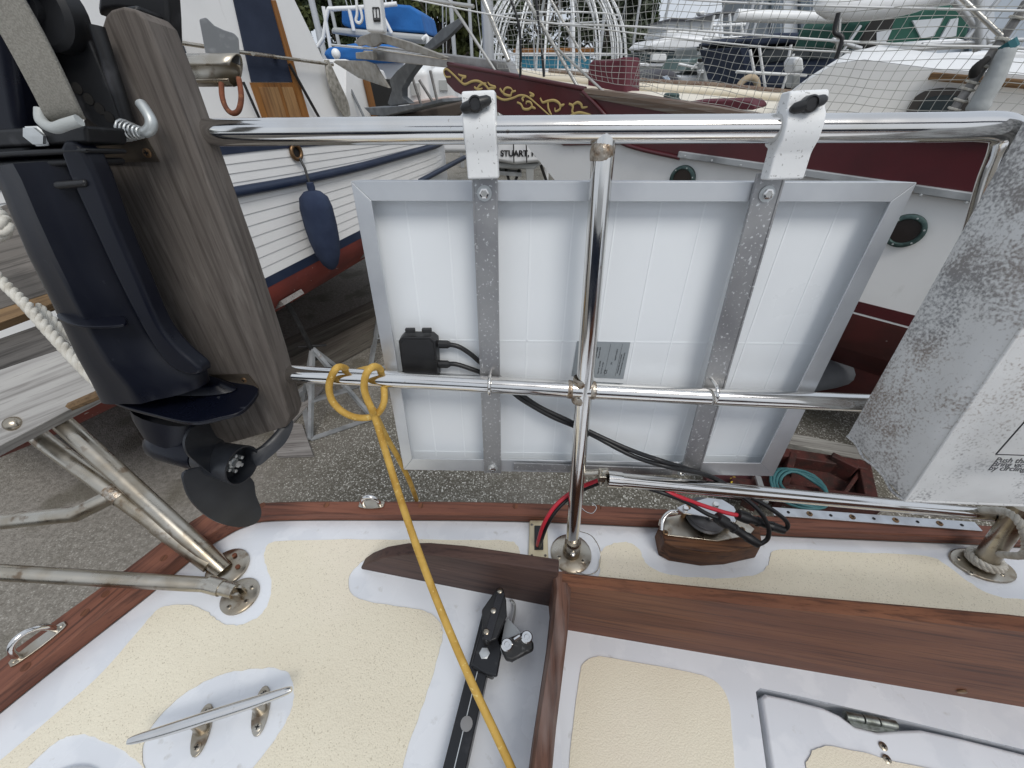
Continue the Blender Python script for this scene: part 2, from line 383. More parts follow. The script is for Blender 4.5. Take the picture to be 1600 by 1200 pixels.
# nonskid panels
def patch(name, px, z, holes=(), par=yacht, jit=.0011, m=5, mt=None):
    o = spline([zp(x, y, z) for x, y in px], m, True)
    hs = [spline([zp(x, y, z) for x, y in h], m, True) for h in holes]
    return sheet(o, hs, .0014, jit).build(name, mt or SKID, par, 0)
cleat_hole = [(222, 1172), (240, 1130), (285, 1085), (340, 1055), (400, 1044), (440, 1046), (456, 1062), (459, 1095), (445, 1130), (415, 1175), (380, 1215), (330, 1250), (270, 1250), (232, 1215)]
patch('nonskid_panel', [(430, 846), (520, 843), (650, 843), (780, 844), (806, 850), (812, 866), (806, 880), (760, 884), (690, 872), (625, 862), (590, 866), (562, 880), (546, 900), (546, 921), (562, 936), (605, 945), (655, 953), (682, 965), (691, 985), (688, 1010), (668, 1080), (640, 1160), (615, 1235), (560, 1330), (300, 1330), (262, 1260),
    (228, 1204), (185, 1170), (140, 1149), (108, 1150), (78, 1166), (30, 1210), (-60, 1280), (-40, 1225), (40, 1155), (150, 1060), (225, 975), (250, 950), (285, 944), (315, 951), (338, 968), (356, 976), (380, 975), (405, 962), (421, 938), (424, 912), (417, 888), (413, 864)], D + .0015, [cleat_hole])
patch('nonskid_panel', [(938, 887), (939, 863), (955, 850), (978, 847), (997, 856), (1008, 878), (1030, 893), (1080, 902), (1140, 903), (1182, 897), (1201, 882), (1205, 864), (1230, 858), (1340, 863), (1445, 868), (1482, 885), (1512, 908), (1552, 930), (1610, 938), (1800, 955), (1830, 1000), (1600, 1000), (1200, 950), (960, 920)], D + .0015)
# coaming
TEAKCO = wood('teak coaming', *TEAK, grain=tuple(cdir), scale=1.3, weather=((.24, .14, .10), 7, .58, .8, 5, (.2, 1, 1), .35))
TEAKDK = wood('dark weathered teak', (.105, .062, .05), (.07, .042, .036), (.035, .022, .02), grain=tuple(cdir), scale=1.3, weather=((.32, .30, .28), 30, .7, .78, 6, (.3, 1, 1), .6))
def cpl(x, y, off=0.0): return pp(x, y, sJ + cn * off, cn)
pts = [cpl(878, 913), cpl(1000, 926), cpl(1200, 947), cpl(1400, 966), cpl(1600, 985)]; _e = (pts[-1] - pts[-2]) * (1.0 / (pts[-1] - pts[-2]).length); _e.z *= .4; pts.append(pts[-1] + _e * 1.1)
bot = [V((p.x, p.y, SEAT - .01)) for p in pts]; TK = .020
mb = MB(); rows = [[bot[i], pts[i] - V((0, 0, .004)), pts[i] + cn * .004, pts[i] + cn * (TK - .004), pts[i] + cn * TK - V((0, 0, .005)), bot[i] + cn * TK] for i in range(len(pts))]
mb.grid(rows); mb.f.append(tuple(range(6)))
co = mb.build('coaming_board', TEAKCO, yacht)
aN = V((-(cB - cA).y, (cB - cA).x, 0)).normalized()
def apl(x, y): return pp(x, y, cA, aN)
# pointed after end of the coaming
tip = [apl(563, 888), apl(575, 880), apl(598, 871), apl(630, 866), apl(665, 866), apl(720, 871), apl(800, 883), apl(872, 894)]
tb = [cA + (cB - cA) * 1.06 - V((0, 0, .004)), cA + (cB - cA) * .5 - V((0, 0, .004)), cA - V((0, 0, .004))]
MB().prism(tip + tb, aN * .021).build('coaming_end', TEAKDK, yacht, bevel=.003)
p = cline(pp(1502, 1079, sJ, cn).x, 0, 0); p = cpl(1502, 1079)
MB().lathe([(.0065, 0), (.0062, .0015), (.005, .002)], p - cn * .001, -cn, 14).build('screw', BRONZE, co)
# divider board between cockpit and after deck
mb = MB(); rows = []; divt = [(865, 893), (868, 920), (862, 980), (850, 1060), (838, 1140), (827, 1230), (815, 1330)]
for x, y in divt:
    t = zp(x, y, SEAT + .0); k = (y - 893) / 440
    top = zp(x, y, D + .115 - .0 * k)
    rows.append([V((top.x - .002, top.y, D - .02)), top + V((-.001, 0, -.008)), top + V((.003, 0, 0)), top + V((.019, 0, .001)), top + V((.024, 0, -.006)), V((top.x + .025, top.y, SEAT - .01))])
_l = rows[-1]; rows.append([p + V((-.03, -.62, 0)) for p in _l])
mb.grid(rows); mb.f += [tuple(range(6))]
mb.build('divider_board', wood('teak divider', (.17, .085, .058), (.10, .05, .036), (.05, .026, .02), grain=(.05, 1, 0), scale=1.4, weather=((.30, .25, .23), 22, .52, .72, 7, (.25, 1, 1), .7)), yacht)
# cockpit seat with locker hatch
hat = [(1181, 1081), (1188, 1075), (1260, 1090), (1420, 1127), (1600, 1171), (1800, 1221), (1800, 1420), (1230, 1420), (1200, 1220)]
hz = SEAT
hp = [zp(x, y, hz) for x, y in hat]
so = [cline(.05, hz, .01), cline(1.9, hz, .01), V((1.9, -.7, hz)), V((.05, -.7, hz))]
so[0] = V((dv[0].x + .01, so[0].y, hz)); so[3].x = dv[3].x
seat = sheet(so, [hp], .05).build('cockpit_seat', GEL, yacht, 0)
MB().prism([p - V((0, 0, .05)) for p in [V((.3, -.7, hz)), V((1.9, -.7, hz)), V((1.9, .25, hz)), V((.3, .25, hz))]], V((0, 0, -.01))).build('hatch_gutter', GEL_OLD, yacht, 0)
lid_px = [(1190, 1090), (1197, 1084), (1230, 1091), (1285, 1105), (1312, 1117), (1335, 1134), (1370, 1143), (1405, 1141), (1440, 1140), (1500, 1153), (1600, 1178), (1800, 1228), (1800, 1420), (1240, 1420), (1212, 1230)]
lidp = [zp(x, y, hz - .001) for x, y in lid_px]
lid = MB().prism(lidp, V((0, 0, -.045))).build('hatch_lid', GEL, yacht, 40, bevel=.005, seg=3)
hinge = MB()
hp1, hp2 = zp(1320, 1118, hz - .003), zp(1400, 1133, hz - .003)
hinge.tube([hp1, lerp(hp1, hp2, .34)], .0065, 12).tube([lerp(hp1, hp2, .36), lerp(hp1, hp2, .64)], .0068, 12).tube([lerp(hp1, hp2, .66), hp2], .0065, 12)
hinge.beam(lerp(hp1, hp2, .05) + V((0, -.006, -.004)), lerp(hp1, hp2, .95) + V((0, -.006, -.004)), .014, .004)
hinge.build('hinge', pm('tarnished hinge', (.30, .32, .30), .45, .9, [((.14, .15, .13), 90, .45, .65, 6)], bump=(200, .4, .001)), lid, bevel=.001)
def screw(p, ax, r, par, m=STEEL_D, slot=True):
    ax = V(ax).normalized(); d, s, u = frame(ax)
    MB().lathe([(r, -.001), (r, .0006), (r * .75, .0013), (0, .0015)], p, ax, 14).build('screw', m, par)
    if slot:
        for q in (s, u): MB().beam(p - q * r * .55 + ax * .0014, p + q * r * .55 + ax * .0014, r * .28, .0006, ax).build('slot', HOLE, par, 0)
screw(zp(1380, 1166, hz), (0, 0, 1), .0055, lid); screw(zp(1386, 1186, hz + .001), (0, 0, 1), .0055, lid)
patch('nonskid_panel', [(1262, 1215), (1264, 1182), (1284, 1167), (1330, 1172), (1400, 1190), (1600, 1240), (1700, 1330), (1300, 1330)], hz + .0012, (), lid, mt=SKID_S)
patch('nonskid_panel', [(905, 1062), (911, 1037), (932, 1026), (960, 1029), (1075, 1050), (1115, 1063), (1137, 1092), (1144, 1150), (1152, 1260), (1150, 1340), (890, 1340), (888, 1220), (897, 1120)], hz + .0015, jit=.0004, mt=SKID_S)

# ---- stern rail welded from tube
TR_ = .0128
base = P0 + V((0, 0, .012))
topj = RP(945, 203)
tl = [RP(235, 208), RP(290, 207.5), RP(620, 204.5), RP(945, 202.5), RP(1300, 200.5), RP(1480, 199)]
endb = [RP(1550, 198), RP(1574, 206), RP(1572, 232), RP(1552, 285), RP(1520, 390), RP(1450, 590), RP(1425, 626), RP(1380, 631)]
lowr = [RP(1120, 620), RP(908, 609), RP(660, 595), RP(430, 583), RP(345, 579)]
rail = MB().tube(spline(tl, 4)[:-1] + spline([tl[-1]] + endb, 6)[:-1] + spline([endb[-1]] + lowr, 4), TR_, 20).build('stern_rail', STEEL, yacht, 60)
def wk(p): return p
post = MB().tube([base, lerp(base, topj, .5), topj], TR_ * .95, 20).build('post', STEEL, rail, 60)
# weld beads
def weld(p, ax, r0, L, n=40):
    mb = MB(); ax = ax.normalized(); d, s, u = frame(ax); k = 9
    rows = []
    for i in range(k):
        h = (i / (k - 1) - .5) * L; g = math.sin(math.pi * i / (k - 1)) ** .7
        rows.append([p + ax * h + (s * math.cos(2 * math.pi * j / n) + u * math.sin(2 * math.pi * j / n)) * (r0 * (.985 + .06 * g) + random.uniform(0, .0006) * g) for j in range(n)])
    mb.grid(rows, True); return mb
weld(topj - RV * .020, RV, TR_ * .95, .016).build('weld_bead', RUSTWELD, rail)
xj = RP(908, 609)
pj = pp(908, 609, P0 + V((0, 0, 0)), RN)
weld(xj + RV * .0145, RV, TR_ * .95, .012).build('weld_bead', RUSTWELD, rail)
weld(xj - RV * .0145, RV, TR_ * .95, .012).build('weld_bead', RUSTWELD, rail)
weld(xj + RU * .0165, RU, TR_, .008).build('weld_bead', RUSTWELD, rail)
weld(xj - RU * .0165, RU, TR_, .008).build('weld_bead', RUSTWELD, rail)
# post base
pd = (topj - base).normalized()
fl = MB().lathe([(.039, -.013), (.039, -.010), (.036, -.008), (.0165, -.0065), (.0156, -.002), (.0156, .03), (.0147, .034), (.0128, .036)], base + V((0, 0, .001)), V((0, 0, 1)) * .92 + pd * .08, 36)
fl = fl.build('base_flange', STEEL_D, rail, 40)
for a in (200, 320, 80):
    q = base + V((.026 * math.cos(math.radians(a)), .026 * math.sin(math.radians(a)), -.0068)); screw(q, (0, 0, 1), .0045, fl)
weld(base + pd * .003, V((0, 0, 1)), .0154, .008).build('weld_bead', RUSTWELD, fl)
mb = MB(); q = base + V((-.002, -.0155, .022)); mb.lathe([(.0045, 0), (.0045, .004), (.003, .006)], q, (0, -1, .1), 6); mb.build('set_screw', STEEL, fl)
# split ring and its lanyard
loop = spline([zp(905, 830, D + .05), zp(925, 838, D + .04), zp(938, 862, D + .012), zp(934, 890, D + .004), zp(918, 898, D + .004), zp(900, 893, D + .007)], 6)
MB().tube(loop, .0008, 6).build('lanyard_wire', STEEL_D, fl)
MB().tube(spline([zp(908, 793, D + .05), zp(916, 800, D + .05), zp(926, 802, D + .05), zp(932, 793, D + .05), zp(925, 786, D + .05)], 6), .0009, 6).build('split_ring', STEEL, fl)
# ---- lower gate bar with swivel fitting
g0 = RP(918, 741, -.006); g1 = kp(948, 748, (g0 - EYE).length / ray(930, 742).length * 1.0 * 1.0)
g1 = pp(950, 748, P0 - RN * .012, RN)
gR = V((.887, .384, H - .63)); gR = kp(1568, 806, .705)
bar = MB().tube([g1, gR], .0118, 18).build('gate_bar', STEEL, yacht, 60)
mb = MB(); mb.tube([g1 - (gR - g1).normalized() * .002, g1 + (gR - g1).normalized() * .022], .0132, 18); mb.build('bar_end', STEEL, bar, 60)
mb = MB(); mb.tube([RP(912, 739, 0), RP(925, 739, -.002), RP(951, 736, -.004)], [.007, .006, .006], 12); mb.box(RP(940, 745, -.010), (.012, .012, .014)); mb.tube([RP(938, 732, -.008), RP(938, 756, -.012)], .0035, 8)
mb.build('swivel_fitting', STEEL_D, bar, 40, bevel=.001)
gd = (gR - g1).normalized()
weld(gR - gd * .075, gd, .0108, .004).build('weld_bead', RUSTWELD, bar)
MB().tube([gR - gd * .032, gR - gd * .029], .0118, 18).build('clamp_ring', BLKRUB, bar)
# right stanchion stub and flange
fr = zp(1533, 884, D)
ov = [fr + V((.052 * math.cos(a), .032 * math.sin(a), 0)).xyz for a in [2 * math.pi * i / 28 for i in range(28)]]
rot = Matrix.Rotation(math.radians(-12), 3, 'Z'); ov = [fr + rot @ (p - fr) for p in ov]
stf = MB().prism(ov, V((0, 0, .005)), .97).build('stanchion_flange', STEEL_D, yacht, 40, bevel=.0015)
stub_t = kp(1600, 792, .66)
MB().tube([fr + V((0, .0, 0)), lerp(fr, stub_t, .5), stub_t], .0165, 18).build('stanchion_stub', STEEL_D, stf, 60)
for x, y in ((1497, 872), (1517, 895), (1566, 897)): screw(zp(x, y, D + .005), (0, 0, 1), .0045, stf)
# perforated chain plate strip on the cap
a, b = zp(1207, 803, D + .027), zp(1530, 827, D + .027)
strip = MB().beam(a + V((0, .004, .002)), b + V((0, .004, .002)), .020, .004).build('chain_plate', pm('brushed plate', (.6, .61, .62), .32, 1, [((.45, .45, .45), 30, .4, .7)]), yacht, 30, bevel=.001)
for i in range(9):
    t = .08 + i * .105; p = lerp(a, b, t) + V((0, .004, .0045))
    if i % 2 == 0: MB().lathe([(.0028, -.001), (.0028, .0003), (0, .0004)], p, n=12).build('hole', HOLE, strip)
    else: screw(p, (0, 0, 1), .0055, strip, BRONZE)

# ---- padeyes on the cap
def padeye(c, d, L, hgt, par):
    d = d.normalized(); u = V((0, 0, 1)); s = d.cross(u)
    e = [c + d * (L / 2 * math.cos(a)) + s * (.010 * math.sin(a)) for a in [2 * math.pi * i / 24 for i in range(24)]]
    e = [c + d * max(-L * .5, min(L * .5, (p - c).dot(d) * 1.25)) + s * (p - c).dot(s) for p in e]
    pe = MB().prism(e, u * .0035).build('padeye', STEEL_D, par, 30, bevel=.001)
    ar = [c + d * (L * .33 * math.cos(t)) + u * (.003 + hgt * math.sin(t) ** .8) for t in [math.pi * i / 14 for i in range(15)]]
    MB().tube(ar, .0045, 12).build('bow', STEEL, pe, 60)
    for k in (-.42, .42): screw(c + d * L * k + u * .0035, u, .003, pe, slot=False)
padeye(zp(581, 789, D + .0272), V((1, 0, 0)), .052, .026, yacht)
padeye(zp(62, 1006, D + .034), zp(100, 975, D) - zp(20, 1035, D), .066, .034, yacht)
# ---- horn cleat
hc0, hc1 = zp(203, 1159, D + .034), zp(457, 1078, D + .034)
hl = spline([hc0 + V((0, 0, .004)), lerp(hc0, hc1, .2), lerp(hc0, hc1, .5), lerp(hc0, hc1, .8), hc1 + V((0, 0, .004))], 5)
nn = len(hl)
cle = MB().tube(hl, [.0035 + .0042 * math.sin(math.pi * i / (nn - 1)) ** .6 for i in range(nn)], 16).build('cleat', STEEL, yacht, 60)
for t in (.36, .74):
    q = lerp(hc0, hc1, t); qb = V((q.x, q.y - .003, D))
    d = (hc1 - hc0).normalized(); s = V((-d.y, d.x, 0))
    e = [qb + s * (.030 * math.cos(a)) + d * (.0115 * math.sin(a)) for a in [2 * math.pi * i / 20 for i in range(20)]]
    MB().prism(e, V((0, 0, .004))).build('foot', STEEL_D, cle, 30, bevel=.001)
    MB().tube([qb, lerp(qb, q, .6), q], [.009, .006, .006], 12).build('stem', STEEL_D, cle, 60)
    for k in (-1, 1): screw(qb + s * .0195 * k + V((0, 0, .004)), (0, 0, 1), .0055, cle)
# ---- deck hinge for the stern ladder tube
hb = zp(376, 932, D)
dh = MB().lathe([(.031, 0), (.031, .004), (.028, .006), (0, .0065)], hb, n=30).build('deck_hinge', STEEL_D, yacht, 40)
for a in (40, 150, 250, 330): screw(hb + V((.021 * math.cos(math.radians(a)), .021 * math.sin(math.radians(a)), .006)), (0, 0, 1), .004, dh)
mb = MB(); mb.box(hb + V((0, -.006, .016)), (.022, .005, .022)); mb.box(hb + V((0, .006, .016)), (.022, .005, .022)); mb.build('lug', STEEL_D, dh, 30, bevel=.001)
# winch plinth just in view
wz = zp(110, 1190, D); MB().lathe([(.075, -.002), (.072, .006), (.05, .02), (.047, .024), (0, .026)], zp(48, 1330, D), n=40).build('winch_plinth', GEL, yacht, 50)
# ---- cable gland
gp = [zp(825, 876, D), zp(857, 876, D), zp(855, 815, D), zp(827, 815, D)]
gl = MB().prism(gp, V((0, 0, .009)), .95).build('cable_gland', CREAMPL, yacht, 30, bevel=.002)
gpad = [zp(835, 860, D + .009), zp(849, 860, D + .009), zp(849, 822, D + .009), zp(835, 822, D + .009)]
MB().prism(gpad, V((0, 0, .003))).build('seal', BLKPL, gl, 30, bevel=.002)
for x, y in ((831, 868), (852, 868), (831, 820)): screw(zp(x, y, D + .0085), (0, 0, 1), .0028, gl)
# ---- turning block on a teak pad
bz = D + .052
pad = [(1017, 822), (1030, 868), (1100, 884), (1180, 876), (1172, 845), (1100, 812)]
padb = [zp(x, y, D) for x, y in ((1028, 868), (1045, 877), (1095, 885), (1130, 883), (1180, 872), (1176, 838), (1110, 822), (1022, 838))]
blk = MB().prism(padb, V((-.004, .0, bz - D)), .96).build('block_pad', wood('teak block pad', (.15, .07, .035), (.075, .034, .02), (.03, .016, .012), grain=(1, -.1, 0), scale=1.6), yacht, 30, bevel=.003)
pc = sum(padb, V((0, 0, 0))) / len(padb); pc.z = bz
plate = [zp(x, y, bz) for x, y in ((1030, 812), (1028, 820), (1042, 838), (1120, 847), (1170, 838), (1178, 828), (1150, 806), (1090, 800))]
MB().prism(plate, V((0, 0, .004))).build('base_plate', STEEL_D, blk, 30, bevel=.001)
shc = zp(1106, 799, bz + .030); shc.z = bz + .017
MB().lathe([(.031, -.008), (.036, -.006), (.036, -.004), (.030, 0), (.036, .004), (.036, .006), (.031, .008)], shc, n=36).build('sheave', pm('grey sheave', (.09, .09, .095), .4, .3, [((.2, .2, .2), 20, .5, .7)]), blk, 40)
tpz = bz + .03
chk = [zp(x, y, tpz) for x, y in ((1056, 795), (1066, 790), (1105, 779), (1128, 782), (1146, 793), (1152, 806), (1148, 818), (1120, 812), (1068, 803))]
MB().prism(chk, V((0, 0, .0035))).build('cheek_plate', pm('satin cheek', (.62, .63, .64), .3, 1, [((.48, .48, .48), 18, .4, .7)]), blk, 30, bevel=.001)
for x, y, r in ((1071, 795, .0055), (1118, 789, .006), (1112, 810, .0055)): MB().lathe([(r, 0), (r, .003), (r * .8, .0045), (0, .005)], zp(x, y, tpz + .0035), n=16).build('rivet', STEEL, blk, 40)
MB().tube(spline([zp(1034, 828, bz + .002), zp(1036, 812, bz + .014), zp(1046, 801, bz + .02), zp(1058, 800, bz + .02)], 6), .0045, 12).build('bail', STEEL, blk, 60)
for x, y in ((1036, 812), (1040, 832), (1160, 827)): screw(zp(x, y, bz + .004), (0, 0, 1), .005, blk, BRONZE)
MB().tube([zp(1068, 806, bz + .004), zp(1068, 806, bz + .004) + V((0, 0, .03))], .005, 12).build('roller_pin', BRONZE, blk, 60)
MB().tube([zp(1140, 822, bz + .004), zp(1140, 822, bz + .004) + V((0, 0, .028))], .005, 12).build('roller_pin', STEEL_D, blk, 60)
# ---- mainsheet traveller
ta, tb_ = zp(770, 955, D + .016), zp(700, 1250, D + .016)
td = (tb_ - ta).normalized(); ts = td.cross(V((0, 0, 1))).normalized()
trk = MB(); trk.beam(ta, tb_ + td * .3, .030, .026, V((0, 0, 1))); trk = trk.build('traveller_track', pm('black anodised track', (.018, .019, .022), .33, .3, [((.05, .05, .055), 40, .55, .75)]), yacht, 30, bevel=.002)
MB().beam(ta + V((0, 0, .0131)), tb_ + td * .3 + V((0, 0, .0131)), .0012, .0008, V((0, 0, 1))).build('groove', ZINC, trk, 0)
def onT(x, y, z): return zp(x, y, z)
MB().lathe([(.0085, 0), (.0085, .001), (0, .0012)], zp(729, 1131, D + .0295), n=16).build('bolt', pm('dull bolt', (.32, .31, .30), .4, .9), trk)
tz = D + .028
car = [zp(x, y, tz) for x, y in ((737, 1046), (752, 958), (790, 940), (800, 950), (775, 1060))]
car = [zp(x, y, tz) for x, y in ((736, 1042), (757, 968), (793, 972), (777, 1060), (760, 1056))]
MB().prism(car, V((0, 0, .010))).build('car', pm('black car', (.016, .017, .02), .35, .2, [((.06, .06, .06), 60, .6, .75)]), trk, 30, bevel=.003)
MB().prism([zp(x, y, tz - .012) for x, y in ((740, 1050), (740, 1036), (776, 1048), (771, 1064))], V((0, 0, .020))).build('end_stop', BLKPL, trk, 30, bevel=.003)
MB().lathe([(.0082, 0), (.0082, .0015), (.0066, .002), (.0066, .005), (0, .0055)], zp(757, 1021, tz + .010), n=6).build('bolt', ZINC, trk, 20)
chz = D + .062
for dz in (0, .014):
    q = [zp(x, y, chz - dz) for x, y in ((778, 919), (786, 921), (791, 940), (792, 964), (776, 1000), (766, 1004), (754, 992), (753, 955))]
    MB().prism(q, V((0, 0, .006))).build('cheek', BLKPL, trk, 30, bevel=.002)
MB().lathe([(.017, 0), (.014, .004), (.017, .008)], zp(773, 958, chz - .009), n=24).build('sheave', BLKPL, trk, 40)
q0, q1 = zp(761, 1000, chz + .007), zp(783, 925, chz + .007)
MB().beam(q0, q1, .012, .002, V((0, 0, 1))).build('strap', pm('strap black', (.03, .03, .034), .35, .3), trk, 30, bevel=.0006)
for x, y in ((781, 923), (771, 954), (760, 987)): screw(zp(x, y, chz + .0082), (0, 0, 1), .0042, trk, slot=False)
MB().tube([zp(762, 1005, tz), zp(760, 992, chz)], .007, 12).build('pivot', BLKPL, trk)
arm = [zp(x, y, D + .036) for x, y in ((777, 1000), (793, 965), (818, 992), (828, 1012), (800, 1036), (784, 1022))]
MB().prism(arm, V((0, 0, .002))).build('cam_arm', pm('grey arm plate', (.40, .41, .41), .4, .9), trk, 30, bevel=.0006)
cz = D + .040
cb = [zp(x, y, cz) for x, y in ((781, 1012), (786, 1003), (818, 990), (826, 992), (834, 1008), (834, 1018), (800, 1036), (790, 1034))]
MB().prism(cb, V((0, 0, .012)), .95).build('cam_cleat', pm('worn black cam', (.03, .03, .03), .5, .2, [((.22, .22, .22), 70, .55, .7, 6)], bump=(150, .4, .001)), trk, 30, bevel=.003)
for x, y in ((792, 1009), (823, 997)): MB().lathe([(.009, 0), (.009, .005), (.0075, .0065), (.004, .0065), (.0035, .0055), (0, .0055)], zp(x, y, cz + .012), n=18).build('cam_bolt', STEEL, trk, 40)
MB().tube([zp(803, 1000, cz + .014), zp(812, 994, cz + .014)], .004, 10).build('fairlead', STEEL, trk)
MB().tube(spline([zp(793, 1000, D + .03), zp(803, 965, D + .018), zp(804, 945, D + .012), zp(798, 938, D + .02)], 5), .0022, 8).build('spring_wire', ZINC, trk)

# ---- rest of the cockpit behind the camera, unseen, added for rail reflections
MB().beam(V((.1, -.95, SEAT + .12)), V((2.4, -1.05, SEAT + .12)), .022, .26, V((0, 0, 1))).build('coaming_board', TEAKCO, yacht, 30)
MB().prism([V((-.72, -.7, D)), V((2.6, -.7, D)), V((2.6, -1.75, D)), V((-.72, -1.75, D))], V((0, 0, -.03))).build('deck', GEL, yacht, 0)
MB().box(V((2.75, -.35, D + .22)), (.5, 1.5, .5)).build('cabin_bulkhead', GEL, yacht, 30, bevel=.04)
MB().tube([V((-.6, -.75, H + .95)), V((2.6, -.75, H + 1.0)), V((3.4, -.75, H + 1.0))], [.09, .16, .2], 14).build('unseen_boom_cover', pm('boom cover canvas', (.02, .03, .06), .9), yacht, 60)  # dark covered boom added overhead out of view, to darken the rail reflections
# ------------------------------------------------------------------ solar panel hung on the stern rail
OF = .021
panel = thing('solar_panel', 'solar panel seen from its white back, clamped to the stainless stern rail', 'solar panel', RP(920, 735, OF))
C4 = [RP(548, 283, OF), RP(1433, 285, OF), RP(1208, 744, OF), RP(631, 734, OF)]
I4 = [RP(580, 314, OF), RP(1392, 315.5, OF), RP(1189, 724, OF), RP(644, 717, OF)]
FD = RN * .030
for i in range(4):
    j = (i + 1) % 4; e = (C4[j] - C4[i]).normalized() * .0002
    MB().prism([C4[i] + e, C4[j] - e, I4[j] - e, I4[i] + e], RN * .002).build('frame_rail', FRAME, panel, 30, bevel=.0005)
    ii = lerp(C4[i], I4[i], .12); ij = lerp(C4[j], I4[j], .12)
    MB().prism([C4[i] + RN * .002, C4[j] + RN * .002, ij + RN * .002, ii + RN * .002], FD).build('frame_side', FRAME, panel, 30)
BSO = OF + .024
bs = [lerp(C4[i], I4[i], .1) + RN * (BSO - OF) for i in range(4)]
back = MB().prism(bs, RN * .004).build('backsheet', BACK, panel, 0)
def bq(s, t): a = lerp(bs[0], bs[1], s); b = lerp(bs[3], bs[2], s); return lerp(a, b, t) - RN * .0003
for i in range(1, 12):
    s = i / 12; MB().beam(bq(s, .02), bq(s, .98), .0019, .0005, RN).build('cell_gap', BACKLINE, back, 0)
MB().beam(bq(.02, .47), bq(.98, .47), .0019, .0005, RN).build('cell_gap', BACKLINE, back, 0)
MB().beam(bq(.02, .955), bq(.98, .955), .0019, .0005, RN).build('cell_gap', BACKLINE, back, 0)
# straps
SO = .0165
def strap(x0, y0, x1, y1, w):
    a, b = RP(x0, y0, SO), RP(x1, y1, SO)
    o = MB().beam(a, b, w, .003, RN).build('strap', ALU, panel, 30, bevel=.0006)
    d = (b - a).normalized(); s = d.cross(RN).normalized()
    for q in (-1, 1): MB().beam(a + s * q * (w / 2 - .0012), b + s * q * (w / 2 - .0012), .0022, .005, RN).build('strap_edge', ALU, o, 0)
    return o
s1 = strap(757, 268, 770, 738, .0295); s2 = strap(1206, 270, 1077, 742, .0305)
for (x, y, o) in ((757, 302, s1), (1198, 303, s2), (770, 731, s1), (1066, 737, s2)):
    p = RP(x, y, SO - .002)
    MB().lathe([(.0085, 0), (.0085, .0012)], p, -RN, 20).build('washer', ZINC, o, 30)
    MB().lathe([(.0058, .001), (.0058, .005), (.004, .0055), (.0035, .004), (0, .004)], p, -RN, 6).build('bolt', STEEL, o, 20)
a, b = RP(803, 728, SO), RP(1050, 737, SO)
MB().beam(a, b, .014, .003, RN).build('stiffener', ALU, panel, 30)
# u-bolts round the lower rail
for x, y in ((766, 601), (1113, 614)):
    c = RP(x, y, 0); d = RU
    ar = [c + RN * .02 + RV * .0154] + [c - RN * (.0154 * math.sin(t)) + RV * (.0154 * math.cos(t)) for t in [math.pi * i / 10 for i in range(11)]] + [c + RN * .02 - RV * .0154]
    MB().tube(ar, .0026, 10).build('u_bolt', STEEL, panel, 60)
# rail clamps with wing knobs
def clamp(px, ytop, ybot, w, lean):
    c = RP(px, 203, 0); vt = (RP(px + lean[0], ytop, 0) - c).dot(RV); vb = (RP(px + lean[1], ybot, 0) - c).dot(RV)
    ax = (RP(px + lean[0], ytop, 0) - RP(px + lean[1], ybot, 0)); ax -= RN * ax.dot(RN); ax.normalize(); side = ax.cross(RN).normalized()
    prof = [(vt, .008), (vt, -.008), (vt - .003, -.0105), (.018, -.0105), (.013, -.0155), (.004, -.0178), (-.009, -.0172), (-.018, -.0125), (-.022, -.0115), (vb, -.0115), (vb, .006), (-.016, .006), (-.013, .0145), (.013, .0145), (.016, .008)]
    q = [c + ax * h + RN * o - side * (w / 2) for h, o in prof]
    o = MB().prism(q, side * w).build('clamp', CAST, panel, 40, bevel=.0022, seg=3)
    k = c + ax * (vt - .012) - RN * .0105 + side * .002
    MB().lathe([(.0062, 0), (.0072, .003), (.0072, .011), (.0058, .0125), (.005, .0112), (0, .0112)], k, -RN, 24).build('knob_hub', BLKPL, o, 40)
    wd = (side * .96 - ax * .22).normalized()
    mb = MB()
    for sgn in (-1, 1):
        pr = [k - RN * .006 + wd * sgn * .004, k - RN * .004 + wd * sgn * .0125, k - RN * .004 + wd * sgn * .0158]
        mb.tube([p - RN * .002 for p in pr], [.0054, .0046, .0022], 10)
    mb.build('knob_wing', BLKPL, o, 50)
clamp(752, 143, 279, .0335, (-4, 4)); clamp(1240, 142, 280, .0365, (17, -22))
# junction box and leads
jz = BSO - OF
jb = [RP(x, y, BSO - .001) for x, y in ((627, 524), (634, 517), (678, 517), (686, 524), (689, 580), (684, 587), (640, 586), (634, 580))]
jo = MB().prism(jb, -RN * .019, .96).build('junction_box', BLKPL, panel, 30, bevel=.002)
jc = sum(jb, V((0, 0, 0))) / 8
MB().prism([jc + (p - jc) * .86 - RN * .0192 for p in jb], -RN * .0012).build('box_lid', BLKPL, jo, 30, bevel=.001)
for x, y in ((641, 516), (667, 516)): MB().box(RP(x, y, BSO - .012), (.014, .006, .006)).build('clip', BLKPL, jo, 30, bevel=.001)
for y in (538, 569):
    p = RP(692, y, BSO - .010); MB().lathe([(.0062, -.006), (.0062, .007), (.0045, .010), (.003, .012)], p, RU, 10).build('cable_nut', BLKPL, jo, 25)
